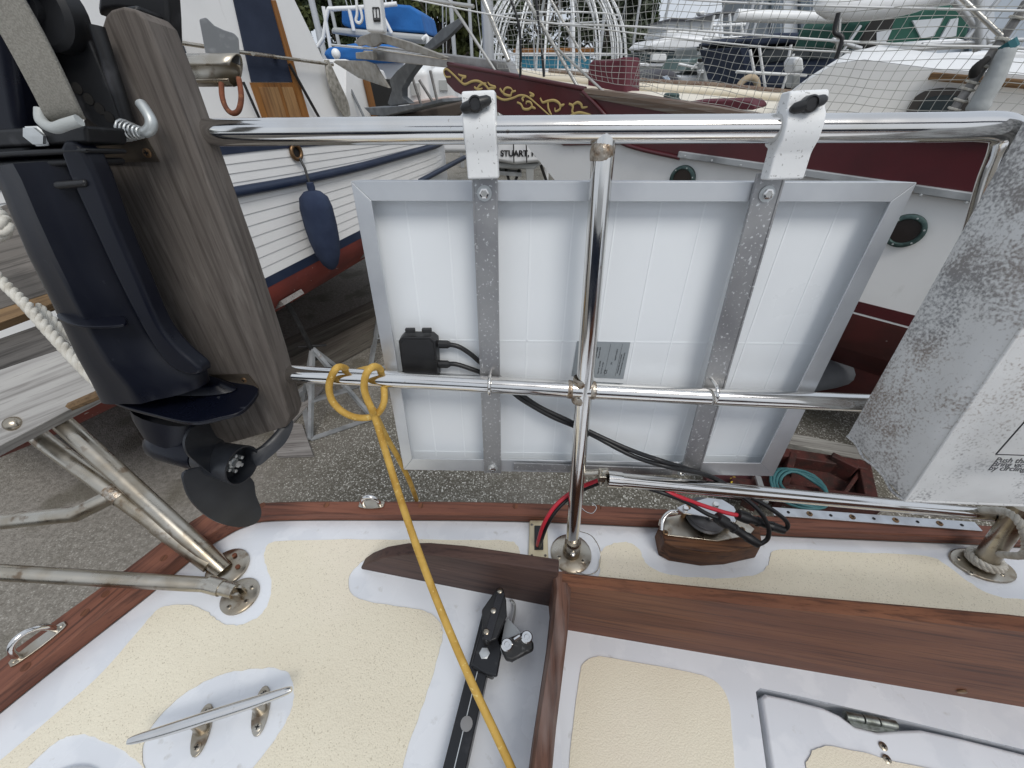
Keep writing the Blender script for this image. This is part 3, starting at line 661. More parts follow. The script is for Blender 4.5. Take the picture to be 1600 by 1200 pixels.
# rating label
LO = BSO - .0012
lq = [RP(x, y, LO) for x, y in ((902, 533), (985, 535), (974, 592), (893, 588))]
lab = MB().prism(lq, RN * .0004).build('rating_label', pm('silver label', (.30, .33, .35), .45, .1), panel, 0)
INK = pm('black print', (.02, .02, .022), .6)
lx = (lq[1] - lq[0]); ly = (lq[0] - lq[3])
def lp(s, t): return lq[3] + lx * s + ly * t - RN * .0003
for s, txt, sz, t in ((.68, 'CE', .0062, .10), (.75, 'PV', .0034, .38), (.80, 'SAFETY CLASS II', .0026, .50), (.90, 'WARNING ELECTRICAL HAZARD', .0022, .12), (.95, 'DO NOT DISCONNECT UNDER LOAD', .0022, .08), (.42, 'Solar Module', .0034, .55), (.47, 'Max power 50W', .0026, .55), (.52, 'Vmp 17.6V  Imp 2.84A', .0024, .1), (.58, 'Voc 21.6V  Isc 3.05A', .0024, .1)):
    text_mesh('print', txt, sz, INK, lab, lp(s, t), ly, -lx, .0001)
for s in (.64, .86): MB().beam(lp(s, .05), lp(s, .95), .0003, .0001, RN).build('rule', INK, lab, 0)
kB = lambda x, y: (RP(x, y) - EYE).dot(V((0, math.cos(PT), -math.sin(PT))))
def leads(px, r=.0031):
    out = []
    for x, y, o in px: out.append(RP(x, y, o) if o > -1 else kp(x, y, -o - 1))
    return spline(out, 6)
BO = BSO - .01
c1 = leads([(696, 538, BO), (715, 541, BO), (735, 553, BO + .002), (757, 572, BO + .003), (800, 605, .03), (840, 634, .025), (890, 658, .021), (925, 676, .016), (985, 703, 0), (1040, 722, -.02), (1100, 741, -1.645), (1150, 766, -1.645), (1190, 786, -1.65), (1222, 808, -1.655), (1231, 820, -1.66), (1226, 828, -1.665), (1212, 828, -1.667)])
c2 = leads([(696, 569, BO), (712, 569, BO), (735, 576, BO + .002), (757, 585, BO + .003), (790, 604, .03), (815, 624, .025), (860, 650, .022), (900, 667, .021), (930, 682, .015), (990, 713, -.005), (1050, 731, -.022), (1110, 744, -1.643), (1155, 772, -1.645), (1185, 797, -1.645), (1200, 822, -1.65), (1200, 840, -1.655), (1190, 849, -1.66), (1180, 851, -1.662)])
cab = thing('panel_cable', 'pair of black panel leads trailing from junction box to plugs over the turning block', 'cable', c1[0])
MB().tube(c1, .0037, 10).build('lead', BLKRUB, cab, 60); MB().tube(c2, .0037, 10).build('lead', BLKRUB, cab, 60)
def plug(pxs, ks, name, par):
    pts = [kp(x, y, k) for (x, y), k in zip(pxs, ks)]
    a, b = pts[0], pts[-1]; d = b - a
    MB().lathe([(r * 1.22, h) for r, h in [(.004, 0), (.0078, .001), (.0085, .012), (.0085, .020), (.0062, .022), (.0058, .036), (.0072, .037), (.0072, .040), (.006, .041), (.006, d.length * .7), (.007, d.length * .72), (.006, d.length * .97), (.0035, d.length)]], a, d, 12).build(name, BLKPL, par, 35)
plug([(1152, 804), (1226, 829)], [.664, .667], 'plug', cab); plug([(1120, 808), (1186, 851)], [.650, .662], 'plug', cab)
# battery cable from the gland
b1 = leads([(840, 852, -1.738), (842, 842, -1.72), (850, 818, -1.70), (868, 790, -1.69), (895, 768, .02), (925, 754, .02), (955, 746, .012), (1000, 755, .012), (1045, 770, -.01), (1090, 787, -1.655), (1130, 800, -1.662), (1153, 805, -1.664)])
b2 = leads([(843, 854, -1.738), (846, 844, -1.72), (856, 818, -1.70), (873, 793, -1.692), (898, 772, .022), (928, 758, .022), (955, 751, .014), (990, 757, .012), (1035, 770, -.012), (1075, 786, -1.648), (1105, 803, -1.65), (1122, 809, -1.65)])
bc = thing('battery_cable', 'red and black battery cable rising from cream deck gland by the post', 'cable', b1[0])
MB().tube(b1, .0036, 10).build('red_lead', REDCAB, bc, 60); MB().tube(b2, .0036, 10).build('black_lead', BLKRUB, bc, 60)

# ------------------------------------------------------------------ yellow rope
k0 = kB(575, 600)
q = []
def RPo(x, y, o): return RP(x, y, o)
ring = [(528, 574, -.018), (519, 586, -.022), (514, 605, -.023), (519, 626, -.023), (535, 643, -.024), (556, 652, -.024), (578, 652, -.025), (592, 644, -.022), (600, 628, -.018), (600, 606, -.006), (597, 588, .012)]
ringb = [(590, 577, .018), (578, 576, .004), (560, 580, .022), (545, 585, .022), (540, 576, .004)]
mainl = [(598, 590, .012), (594, 577, 0.0), (583, 573, -.015), (572, 585, -.024), (569, 605, -.026), (573, 622, -.028), (581, 640, -.031), (590, 665, -.033)]
yr = thing('yellow_rope', 'yellow rope hitched round lower stern rail and led across the deck', 'rope', RP(575, 600))
MB().tube(spline([RP(*t) for t in ring + ringb], 5, True), .0050, 12, closed=True).build('hitch', YROPE, yr, 60)
e1 = RP(590, 665, -.033); e2 = kp(806, 1216, .462)
ms = [RP(*t) for t in mainl] + [lerp(e1, e2, t) + V((-.012 * math.sin(math.pi * t), 0, -.012 * math.sin(math.pi * t))) for t in (.25, .5, .75, 1)]
ms += [e2 + (e2 - e1).normalized() * .10 + V((0, 0, -.02)), V((.09, -.22, D + .01)), V((.02, -.40, D + .007)), V((-.15, -.52, D + .007))]
MB().tube(spline(ms, 6), .0051, 12).build('standing_part', YROPE, yr, 60)
tl_ = [RP(583, 640, -.024), RP(590, 655, -.012), RP(605, 685, .012), RP(622, 715, .03), RP(640, 752, .05), zp(651, 782, D - .02)]
MB().tube(spline(tl_, 6), .0046, 12).build('tail', YROPE, yr, 60)

# ------------------------------------------------------------------ mildewed canvas bag
def canvas():
    m = pm('mildewed canvas', (.66, .66, .65), .9, 0, [((.56, .56, .55), 9, .4, .7, 6)], spec=.15)
    N = m.node_tree.nodes; L = m.node_tree.links; b = N['Principled BSDF']; src = b.inputs['Base Color'].links[0].from_socket
    g = N.new('ShaderNodeNewGeometry')
    f = N.new('ShaderNodeTexNoise'); f.inputs['Scale'].default_value = 340; f.inputs['Detail'].default_value = 3; L.new(g.outputs['Position'], f.inputs['Vector'])
    big = N.new('ShaderNodeTexNoise'); big.inputs['Scale'].default_value = 13; big.inputs['Detail'].default_value = 5; L.new(g.outputs['Position'], big.inputs['Vector'])
    sub = N.new('ShaderNodeMath'); sub.operation = 'MULTIPLY_ADD'; L.new(big.outputs['Fac'], sub.inputs[0]); sub.inputs[1].default_value = 1.25; L.new(f.outputs['Fac'], sub.inputs[2])
    mr = N.new('ShaderNodeMapRange'); mr.inputs['From Min'].default_value = 1.06; mr.inputs['From Max'].default_value = 1.32; mr.inputs['To Max'].default_value = .75; L.new(sub.outputs[0], mr.inputs['Value'])
    bc_ = N.new('ShaderNodeTexNoise'); bc_.inputs['Scale'].default_value = 5; L.new(g.outputs['Position'], bc_.inputs['Vector'])
    cr = N.new('ShaderNodeValToRGB'); cr.color_ramp.elements[0].position = .45; cr.color_ramp.elements[0].color = (.15, .15, .155, 1); cr.color_ramp.elements[1].position = .6; cr.color_ramp.elements[1].color = (.185, .13, .095, 1)
    L.new(bc_.outputs['Fac'], cr.inputs[0])
    mx = N.new('ShaderNodeMix'); mx.data_type = 'RGBA'; L.new(mr.outputs[0], mx.inputs['Factor']); L.new(src, mx.inputs['A']); L.new(cr.outputs[0], mx.inputs['B'])
    L.new(mx.outputs['Result'], b.inputs['Base Color'])
    w = N.new('ShaderNodeTexNoise'); w.inputs['Scale'].default_value = 15; L.new(g.outputs['Position'], w.inputs['Vector'])
    bp = N.new('ShaderNodeBump'); bp.inputs['Strength'].default_value = .5; bp.inputs['Distance'].default_value = .012; L.new(w.outputs['Fac'], bp.inputs['Height']); L.new(bp.outputs[0], b.inputs['Normal'])
    return m
CANV = canvas()
bkB = RP(1325, 680, -.02); zb = bkB.z
frB = zp(1414, 782, zb - .004)
bkT = RP(1612, 168, -.016); up = (bkT - bkB)
frT = frB + up * .96 + V((.0, .01, 0))
rightv = V((.42, -.02, 0))
bag = thing('canvas_bag', 'mildew stained white canvas bag hanging from the end of stern rail', 'bag', (bkB + frB) / 2)
def face_grid(a, b, c, d, n, m, amp, nrm):
    rows = []
    for i in range(n + 1):
        s = i / n; row = []
        for j in range(m + 1):
            t = j / m; p = lerp(lerp(a, b, s), lerp(d, c, s), t)
            e = math.sin(math.pi * s) * math.sin(math.pi * t)
            w = math.sin(s * 7 + t * 4) * .5 + math.sin(s * 3.1 - t * 9 + 1) * .5
            row.append(p + nrm * (amp * (e ** .5) * (1 + .45 * w)))
        rows.append(row)
    return rows
n1 = (frB - bkB).cross(up).normalized(); n1 = n1 if n1.x < 0 else -n1
MB().grid(face_grid(bkB, frB, frT, bkT, 16, 26, .007, n1)).build('side_panel', CANV, bag, 80)
n2 = rightv.cross(up).normalized(); n2 = n2 if n2.y < 0 else -n2
MB().grid(face_grid(frB, frB + rightv, frT + rightv, frT, 24, 26, .008, n2)).build('front_panel', CANV, bag, 80)
MB().grid(face_grid(bkB, bkB + rightv, frB + rightv, frB, 10, 6, -.004, V((0, 0, 1)))).build('bottom_panel', CANV, bag, 80)
MB().grid(face_grid(bkB, bkB + rightv, bkT + rightv, bkT, 10, 6, .002, V((0, 1, 0)))).build('back_panel', CANV, bag, 80)
MB().grid(face_grid(bkT, bkT + rightv, frT + rightv, frT, 10, 6, .002, V((0, 0, 1)))).build('top_panel', CANV, bag, 80)
PIPE = CANV
MB().tube(spline([lerp(frB, frT, i / 8) + (n1 + n2) * .0006 for i in range(9)], 3), .0017, 8).build('piping', PIPE, bag, 60)
MB().tube(spline([lerp(bkB, frB, i / 6) + V((0, 0, -.002 + .003 * math.sin(i * 2.2))) for i in range(7)], 4), .0018, 8).build('hem', PIPE, bag, 60)
MB().tube(spline([lerp(frB, frB + rightv, i / 8) for i in range(9)], 3), .0018, 8).build('hem', PIPE, bag, 60)
def fp(x, y): return pp(x, y, frB + n2 * .0185, n2)
tri = [fp(1556, 710), fp(1600, 660), fp(1660, 590)]
MB().tube(tri, .0006, 6).build('printed_line', INK, bag); MB().tube([fp(1556, 710), fp(1700, 715)], .0006, 6).build('printed_line', INK, bag)
xd = (fp(1660, 722) - fp(1560, 718)); yd = up
for i, s in enumerate(('Push throwing the bag', 'Bring victim to the boat', 'by circling the victim')):
    text_mesh('print', s, .0095, INK, bag, fp(1553 - i * 5, 722 + i * 6.2), xd, yd, .0002)
# white line knotted round stanchion stub
kt = thing('white_line', 'worn white three strand line wrapped round stanchion stub', 'rope', fr)
def rope3(pts, r, par, name='strand', pitch=.03, m=WROPE):
    # three twisted strands
    L_ = [0]
    for i in range(1, len(pts)): L_.append(L_[-1] + (pts[i] - pts[i - 1]).length)
    tot = L_[-1]; n = max(8, int(tot / (pitch / 9)))
    res = []; j = 0
    for i in range(n + 1):
        s = tot * i / n
        while j < len(L_) - 2 and L_[j + 1] < s: j += 1
        f = (s - L_[j]) / max(1e-9, L_[j + 1] - L_[j]); res.append(lerp(pts[j], pts[j + 1], f))
    for q in range(3):
        st = []
        s_ = None
        for i, p in enumerate(res):
            t = (res[min(i + 1, n)] - res[max(i - 1, 0)]).normalized()
            if s_ is None: _, s_, _ = frame(t)
            s_ = (s_ - t * s_.dot(t)).normalized(); u_ = t.cross(s_)
            a = 2 * math.pi * (tot * i / n / pitch + q / 3)
            st.append(p + (s_ * math.cos(a) + u_ * math.sin(a)) * r * .52)
        MB().tube(st, r * .56, 7).build(name, m, par, 60)
sdv = (stub_t - fr).normalized(); _, ss, su = frame(sdv)
hel = [fr + sdv * (.012 + .005 * t / 6.28) + (ss * math.cos(t) + su * math.sin(t)) * .0215 for t in [i * .35 for i in range(36)]]
rope3(hel, .0058, kt, pitch=.022)
e = hel[-1]
rope3(spline([hel[-1], kp(1596, 868, .62), kp(1603, 845, .60), kp(1592, 815, .60), kp(1572, 800, .62), kp(1545, 797, .66), kp(1530, 797, .70)], 6), .0058, kt, pitch=.022)
# ------------------------------------------------------------------ stern boards and their tube legs
foot = zp(352, 888, D)
kA = .66
lt = thing('stern_platform', 'weathered grey boards on stainless tube legs over the stern', 'platform', foot)
tA = [foot + V((.004, -.006, .005)), kp(110, 672, kA + .045), kp(70, 638, kA + .055)]
MB().tube(tA, .0158, 18).build('leg', STEEL_D, lt, 60)
f2 = foot + V((-.024, .004, .02)); tB = [f2, kp(70, 690, kA + .06), kp(30, 655, kA + .07)]
MB().tube(tB, .0150, 18).build('leg', STEEL_D, lt, 60)
b0 = tB[0]; bd = (tB[1] - tB[0])
MB().tube([b0 - bd * .02, b0 + bd * .30], .0168, 18).build('sleeve', STEEL_D, lt, 60)
tj = lerp(tB[0], tB[1], .56)
MB().tube([tj, kp(120, 803, .70), kp(-60, 822, .72)], .0140, 18).build('brace', STEEL_D, lt, 60)
weld(tj, bd, .0158, .03).build('weld_bead', RUSTWELD, lt)
MB().lathe([(.036, 0), (.036, .005), (.033, .007), (0, .008)], foot + V((.006, 0, 0)), n=30).build('base_flange', STEEL_D, lt, 40)
for x, y in ((367, 868), (372, 886)): MB().lathe([(.004, 0), (.004, .003), (0, .004)], zp(x, y, D + .008), n=12).build('bolt', RUST, lt)
hbar = [hb + V((0, 0, .022)), kp(330, 914, .672), kp(-80, 890, .60)]
MB().tube(hbar, .0122, 18).build('stay', STEEL_D, lt, 60)
MB().tube([lerp(hbar[0], hbar[1], .55), lerp(hbar[0], hbar[1], 1.12)], .0142, 18).build('stay_end', STEEL_D, lt, 60)
bn = V((.25, -.55, .8)).normalized(); bp0 = kp(60, 520, .70)
def bpl(x, y, o=0.0): return pp(x, y, bp0 + bn * o, bn)
gdir = (bpl(150, 525) - bpl(0, 580))
GW1 = wood('weathered grey board', (.17, .155, .14), (.115, .105, .095), (.05, .046, .042), grain=tuple(gdir), rough=.85, scale=1.0, bump=.6)
GW2 = wood('dark weathered board', (.13, .122, .115), (.08, .076, .072), (.03, .028, .027), grain=tuple(gdir), rough=.85, scale=1.0, bump=.7)
GW3 = wood('bleached board', (.42, .41, .39), (.33, .32, .31), (.20, .19, .18), grain=tuple(gdir), rough=.8, scale=.9, bump=.4)
EDGE = wood('brown board edge', (.26, .17, .09), (.17, .11, .06), (.08, .05, .03), grain=tuple(gdir), rough=.85, scale=1)
def board(px, th, m, o=0):
    return MB().prism([bpl(x, y, o) for x, y in px], -bn * th).build('board', m, lt, 30, bevel=.002)
board([(-80, 352), (160, 262), (190, 420), (-80, 508)], .006, GW1, .02)
MB().prism([bpl(x, y, .018) for x, y in ((-80, 508), (190, 420), (195, 432), (-80, 534))], -bn * .02).build('board_edge', EDGE, lt, 30, bevel=.001)
board([(-80, 556), (190, 462), (200, 512), (-80, 604)], .02, GW2, -.012)
b3 = board([(-80, 604), (200, 510), (205, 590), (-80, 738)], .03, GW3, .006)
MB().lathe([(.0125, 0), (.011, .005), (.006, .008), (0, .009)], bpl(20, 662, .006), bn, 20).build('carriage_bolt', STEEL_D, b3, 50)
MB().tube([kp(100, 640, .69), kp(165, 612, .66)], .008, 8).build('batten', EDGE, lt)
wr = thing('mooring_line', 'thick white three strand line slanting past the stern boards to engine leg', 'rope', kp(80, 520, .62))
rope3(spline([kp(-60, 375, .62), kp(0, 437, .62), kp(40, 476, .61), (kp(82, 524, .60)), kp(128, 574, .59), kp(160, 606, .585), kp(170, 622, .585)], 5), .0078, wr, pitch=.042)
rope3(spline([kp(60, 478, .64), kp(112, 530, .63), kp(145, 560, .62), kp(160, 590, .61)], 5), .0062, wr, pitch=.042)
rope3(spline([kp(-25, 318, .60), kp(0, 338, .585), kp(7, 355, .58), kp(-4, 368, .59), kp(-25, 372, .61)], 5), .0095, wr, pitch=.042)

# ------------------------------------------------------------------ engine mounting plank
PO = -.028
PLK = wood('weathered mounting plank', (.142, .125, .112), (.118, .103, .092), (.070, .060, .053), grain=tuple(RP(420, 600) - RP(200, 60)), rough=.85, scale=1.3, bump=.55, weather=((.21, .19, .172), 120, .55, .75, 8, (.15, 1, 1), .6))
pl = [(163, 24), (172, 14), (190, 9), (212, 14), (227, 30), (262, 115), (300, 215), (370, 400), (425, 560), (452, 652), (447, 668), (330, 702), (280, 640), (190, 420), (120, 255), (140, 100)]
plank = MB().prism([RP(x, y, PO) for x, y in pl], RN * .038).build('mounting_plank', PLK, None, 30, bevel=.003, seg=2)
tag(plank, 'grey weathered wooden plank holding the outboard motor on the stern rail', 'plank')
pla = MB().prism([RP(x, y, PO - .001) for x, y in ((138, 214), (228, 213), (250, 253), (135, 254))], -RN * .002).build('wear_plate', pm('dull brass plate', (.20, .165, .13), .45, .8, [((.10, .085, .07), 30, .4, .7)]), plank, 30)
screw(RP(230, 239, PO - .003), -RN, .0045, plank, BRONZE)
MB().prism([RP(x, y, PO - .001) for x, y in ((310, 585), (388, 584), (405, 606), (320, 612))], -RN * .002).build('wear_plate', MATS['dull brass plate'], plank, 30); screw(RP(381, 594, PO - .003), -RN, .004, plank, BRONZE)
# ------------------------------------------------------------------ outboard motor
EO = -.075
om = thing('outboard_motor', 'dark navy outboard motor with three bladed propeller hung over the stern', 'outboard motor', RP(280, 640, EO))
def loft(st, th, m, name, par, o=EO, n=40, sx=2.2, ridge=.12):
    rows = []
    for (lx_, ly_, rx_, ry_), t in zip(st, th):
        a, b = RP(lx_, ly_, o), RP(rx_, ry_, o); c = (a + b) / 2; h = (b - a) / 2; row = []
        for j in range(n):
            an = 2 * math.pi * j / n; ca, sa = math.cos(an), math.sin(an)
            e = 2 / sx; x = math.copysign(abs(ca) ** e, ca); y = math.copysign(abs(sa) ** e, sa)
            rr = (1 + .35 * max(0, 1 - abs(x - .12) / .16) if y < 0 else 1)
            row.append(c + h * x + RN * (t * y * rr))
        rows.append(row)
    mb = MB(); mb.grid(rows, True); mb.f.append(tuple(range(n))); mb.f.append(tuple((len(rows) - 1) * n + j for j in range(n))[::-1])
    return mb.build(name, m, par, 50)
leg = loft([(8, 262, 132, 250), (22, 290, 142, 270), (40, 335, 165, 325), (62, 392, 192, 390), (90, 450, 222, 462), (112, 500, 248, 515), (132, 545, 276, 552), (152, 585, 316, 582), (168, 618, 322, 600)], [.028, .028, .029, .029, .029, .029, .030, .031, .031], NAVYENG, 'leg', om, sx=2.3)
MB().prism(spline([RP(x, y, EO - .0268) for x, y in ((90, 232), (132, 238), (178, 350), (214, 432), (248, 508), (280, 548), (314, 578), (300, 588), (262, 572), (225, 520), (188, 450), (150, 370))], 3, True), RN * .02).build('leg_ridge', NAVYENG, leg, 60, bevel=.007, seg=4)
pn = (RV * .94 - RN * .18 + RU * .05).normalized(); pc_ = RP(285, 622, EO)
def cpl_(x, y, o=0): return pp(x, y, pc_ + pn * o, pn)
plate = spline([cpl_(x, y) for x, y in ((163, 606), (168, 622), (190, 634), (240, 648), (298, 660), (345, 652), (380, 640), (403, 606), (360, 596), (320, 584), (250, 575), (190, 585))], 4, True)
MB().prism(plate, -pn * .006).build('cavitation_plate', NAVYENG, leg, 40, bevel=.0015)
MB().prism(spline([cpl_(x, y, .001) for x, y in ((240, 600), (290, 575), (330, 588), (372, 606), (340, 618), (270, 618))], 4, True), pn * .010, .7).build('plate_fillet', NAVYENG, leg, 50, bevel=.003)
sp = pp(130, 502, RP(140, 500, EO - .005), pn)
MB().prism(spline([pp(x, y, RP(140, 500, EO - .034), pn) for x, y in ((88, 494), (98, 487), (130, 488), (190, 494), (192, 507), (140, 510), (108, 505))], 4, True), -pn * .003).build('spray_fin', NAVYENG, leg, 40, bevel=.001)
# lower unit
N0, N1 = RP(230, 690, EO + .012), kp(379, 727, .545)
axd = (N1 - N0).normalized()
prevk = (RP(300, 690, EO) - EYE).length
mb = MB(); rows = []
for (x0, y0, x1, y1, o) in ((204, 636, 302, 662, EO), (208, 650, 300, 680, EO), (222, 672, 300, 700, EO)):
    a, b = RP(x0, y0, o), RP(x1, y1, o); c = (a + b) / 2; h = (b - a) / 2; t = h.cross(pn).normalized()
    rows.append([c + h * math.cos(2 * math.pi * j / 16) + t * (.014 * math.sin(2 * math.pi * j / 16)) for j in range(16)])
mb.grid(rows, True); mb.build('strut', NAVYENG, om, 50)
Lt = (N1 - N0).length
MB().lathe([(.0, 0), (.010, .004), (.019, .018), (.0225, .035), (.0225, Lt * .55), (.021, Lt * .58)], N0, axd, 24).build('gearcase', NAVYENG, om, 50)
PBLK = pm('black propeller', (.012, .014, .018), .38, 0, [((.03, .033, .04), 14, .4, .7)], rough_var=(30, .28, .5))
hub0, hub1 = N0 + axd * Lt * .60, N1
hl_ = (hub1 - hub0).length
prop = MB().lathe([(.0215, 0), (.023, .003), (.0265, hl_ * .7), (.0285, hl_), (.0262, hl_), (.0245, hl_ - .02), (0, hl_ - .022)], hub0, axd, 32).build('propeller', PBLK, om, 45)
MB().lathe([(.0265, -.0005), (.0268, .0006), (.0252, .0006)], hub1, axd, 32)
mb = MB(); mb.lathe([(.008, 0), (.008, .008), (.005, .009), (.005, .016), (0, .017)], hub1 - axd * .022, axd, 6)
_, hs, hu = frame(axd)
for i in range(6): mb.lathe([(.0026, 0), (.0026, .012), (0, .013)], hub1 - axd * .022 + (hs * math.cos(i * 1.047) + hu * math.sin(i * 1.047)) * .0115, axd, 8)
mb.build('prop_nut', ZINC, prop, 30)
hm = hub0 + axd * hl_ * .45
def blade(px, tw, bn_=None):
    c = [pp(x, y, hm - (ray(380, 716) * .006 if bn_ else V((0, 0, 0))), bn_ or axd) for x, y in px]; c = spline(c, 4, True)
    cen = sum(c, V((0, 0, 0))) / len(c); rad = (cen - hm); rad -= axd * rad.dot(axd); rad.normalize(); tg = axd.cross(rad)
    mb = MB(); n = len(c); out = []
    for p in c: out.append(p + axd * (tw * (p - cen).dot(tg)))
    fr_ = [p + axd * .0018 for p in out]; bk = [p - axd * .0018 for p in out]; cc = cen
    # domed faces
    ring = [lerp(p, cc, .55) for p in out]
    vs = fr_ + [p + axd * .003 for p in ring] + [cc + axd * .0032] + bk + [p - axd * .003 for p in ring] + [cc - axd * .0032]
    fs = []
    for i in range(n):
        j = (i + 1) % n
        fs += [(i, j, n + j, n + i), (n + i, n + j, 2 * n)]
        q = 2 * n + 1; fs += [(q + i, q + n + i, q + n + j, q + j), (q + n + i, q + 2 * n, q + n + j), (i, q + i, q + j, j)]
    mb.add(vs, fs); return mb.build('blade', PBLK, prop, 60)
blade([(352, 724), (325, 738), (300, 722), (284, 708), (281, 690), (294, 673), (318, 662), (334, 664), (343, 682), (358, 694)], .35)
blade([(382, 745), (352, 728), (305, 738), (303, 762), (316, 792), (342, 816), (370, 823), (390, 815), (396, 797), (388, 770)], .35)
blade([(394, 708), (406, 700), (425, 682), (440, 664), (452, 655), (456, 664), (446, 690), (422, 714), (402, 728)], .1, ray(400, 700).normalized() * -1)
# clamp bracket, swivel, strap and cowl
mb = MB(); mb.prism([RP(x, y, PO - .002) for x, y in ((100, 66), (118, 42), (142, 40), (160, 70), (192, 150), (214, 212), (196, 214), (170, 200), (138, 176), (110, 140), (100, 100))], -RN * .012)
cb_ = mb.build('clamp_bracket', BRACKET, om, 40, bevel=.002)
for x, y in ((121, 138), (139, 155), (156, 170), (171, 183)): MB().lathe([(.0048, 0), (.0048, .0006), (0, .0008)], RP(x, y, PO - .0142), -RN, 14).build('tilt_hole', HOLE, cb_)
MB().tube([RP(150, 40, PO - .016), RP(180, 130, PO - .016), RP(206, 210, PO - .012)], .006, 10).build('rib', BRACKET, cb_, 60)
MB().lathe([(.028, 0), (.028, .016), (.024, .02), (.010, .021), (.010, .027), (0, .028)], RP(92, 25, PO - .01), -RN, 28).build('swivel_boss', BRACKET, om, 40)
MB().prism([RP(x, y, PO + .044) for x, y in ((150, 24), (154, -30), (258, -30), (262, 20), (266, 104), (254, 116), (238, 92), (226, 40), (208, 16), (186, 14), (166, 16))], RN * .02).build('clamp_hook', BRACKET, om, 40, bevel=.004)
MB().prism([RP(x, y, PO + .045) for x, y in ((228, 26), (256, 22), (262, 110), (240, 105))], -RN * .03).build('clamp_screw', BRACKET, om, 40, bevel=.004)
MB().prism([RP(x, y, EO + .03) for x, y in ((-140, -120), (100, -120), (86, 30), (100, 100), (112, 200), (130, 252), (5, 262), (-140, 275))], -RN * .045).build('swivel_housing', NAVYENG, om, 40, bevel=.008, seg=3)
for ya, yb, o in ((196, 228, .022), (231, 243, .027), (246, 262, .022)):
    MB().prism([RP(x, y, EO - o) for x, y in ((-80, ya + 10), (60, ya + 2), (134, ya), (137, yb - 4), (60, yb), (-80, yb + 8))], RN * .04).build('flange_rib', BRACKET, om, 40, bevel=.003)
MB().prism([RP(x, y, EO - .030) for x, y in ((78, 284), (130, 280), (134, 292), (84, 297))], RN * .012).build('grommet', BLKPL, leg, 40, bevel=.003)
st_ = spline([RP(-30, -60, EO - .045), RP(30, 40, EO - .045), RP(70, 115, EO - .045), RP(98, 172, EO - .042), RP(108, 190, EO - .036)], 5)
rows = []; sw = (RP(122, 180, EO - .04) - RP(72, 190, EO - .04)) / 2
rows = [[p - sw, p - sw + RN * -.0015, p + sw - RN * .0015, p + sw] for p in st_]
MB().grid(rows).build('strap', WEBB, om, 40, solid=.002)
MB().tube(spline([RP(64, 172, EO - .04), RP(66, 190, EO - .045), RP(84, 200, EO - .048), RP(104, 194, EO - .048), RP(124, 188, EO - .046)], 5), .0042, 10).build('strap_loop', pm('grey plastic loop', (.40, .42, .41), .5), om, 60)
MB().lathe([(.0085, 0), (.0085, .002), (.007, .0025), (.007, .007), (0, .0075)], RP(60, 213, EO - .022), (RN * -1 + RU * .4), 6).build('hex_bolt', ZINC, om, 20)
hk = spline([RP(220, 162, PO - .018), RP(226, 170, PO - .02), RP(236, 188, PO - .024), RP(234, 202, PO - .026), RP(220, 208, PO - .026), RP(196, 206, PO - .024)], 6)
MB().tube(hk, [.0048] * (len(hk) - 8) + [.0035] * 8, 12).build('latch_rod', pm('galvanised rod', (.50, .53, .53), .45, .6), om, 60)
a, b = RP(222, 207, PO - .026), RP(192, 203, PO - .024); ad = (b - a); _, s_, u_ = frame(ad)
MB().tube([a + ad * (i / 70) + (s_ * math.cos(i * .55) + u_ * math.sin(i * .55)) * (.004 + .0055 * i / 70) for i in range(70)], .0011, 6).build('spring', ZINC, om, 60)
# ------------------------------------------------------------------ bracket with slotted tube and shackle behind the plank
sk = thing('rod_holder', 'slotted stainless tube bracket with grey cast fin and open end', 'bracket', kp(310, 110, .58))
mb = MB(); a, b = kp(250, 110, .58), kp(368, 110, .58); dx = (b - a); _, s_, u_ = frame(dx)
prof = [(math.cos(t) * .019, math.sin(t) * .019) for t in [math.radians(q) for q in range(-150, 175, 13)]]
rows = []
for f, cut in ((0, 0), (.93, 0), (1.0, 1)):
    rows.append([a + dx * f + s_ * x * -1 + u_ * y + (dx.normalized() * (.012 * y / .019) if cut else V((0, 0, 0))) for x, y in prof])
MB().grid(rows).build('slotted_tube', STEEL_D, sk, 50, solid=.002)
MB().prism([kp(x, y, .575) for x, y in ((311, 30), (322, 27), (335, 40), (350, 47), (366, 52), (373, 60), (376, 103), (350, 92), (322, 88))], ray(340, 60) * .012).build('fin', pm('grey cast fin', (.10, .105, .108), .42, .0, [((.15, .155, .158), 60, .55, .7)]), sk, 30, bevel=.002)
sh = MB().tube(spline([kp(346, 130, .57), kp(347, 150, .57), kp(353, 168, .57), kp(363, 177, .57), kp(373, 172, .57), kp(377, 150, .57), kp(373, 122, .57)], 5), .0036, 10).build('rusty_shackle', RUST, None, 60)
tag(sh, 'rusty brown shackle hanging from the slotted tube end', 'shackle')
# ------------------------------------------------------------------ trawler on the hard to port
WHT = pm('white boat paint', (.78, .78, .77), .32, 0, [((.70, .70, .69), 2.5, .45, .75), ((.5, .49, .46), 14, .68, .8, 6, (1, 1, .25), .5)], bump=(5, .04, .003))
NAVY = pm('navy paint', (.016, .026, .055), .35, 0, [((.03, .042, .075), 6, .5, .75)])
NAVYCL = pm('navy canvas', (.014, .022, .045), .9, 0, [((.022, .032, .06), 5, .4, .7)], bump=(6, .4, .02))
BOTTOM = pm('red bottom paint', (.20, .035, .024), .75, 0, [((.13, .025, .02), 3, .4, .65, 6), ((.62, .58, .54), 26, .69, .73, 4, None, .9)], bump=(30, .3, .004))
GALV = pm('galvanised steel', (.42, .435, .445), .55, .4, [((.20, .21, .215), 5, .4, .7, 6), ((.22, .14, .09), 20, .64, .75, 6, None, .6)])
TN = V((1, -.36, 0)).normalized(); TP = V((-1.9, 2.47, H))
TD = V((.36, 1, 0)).normalized()
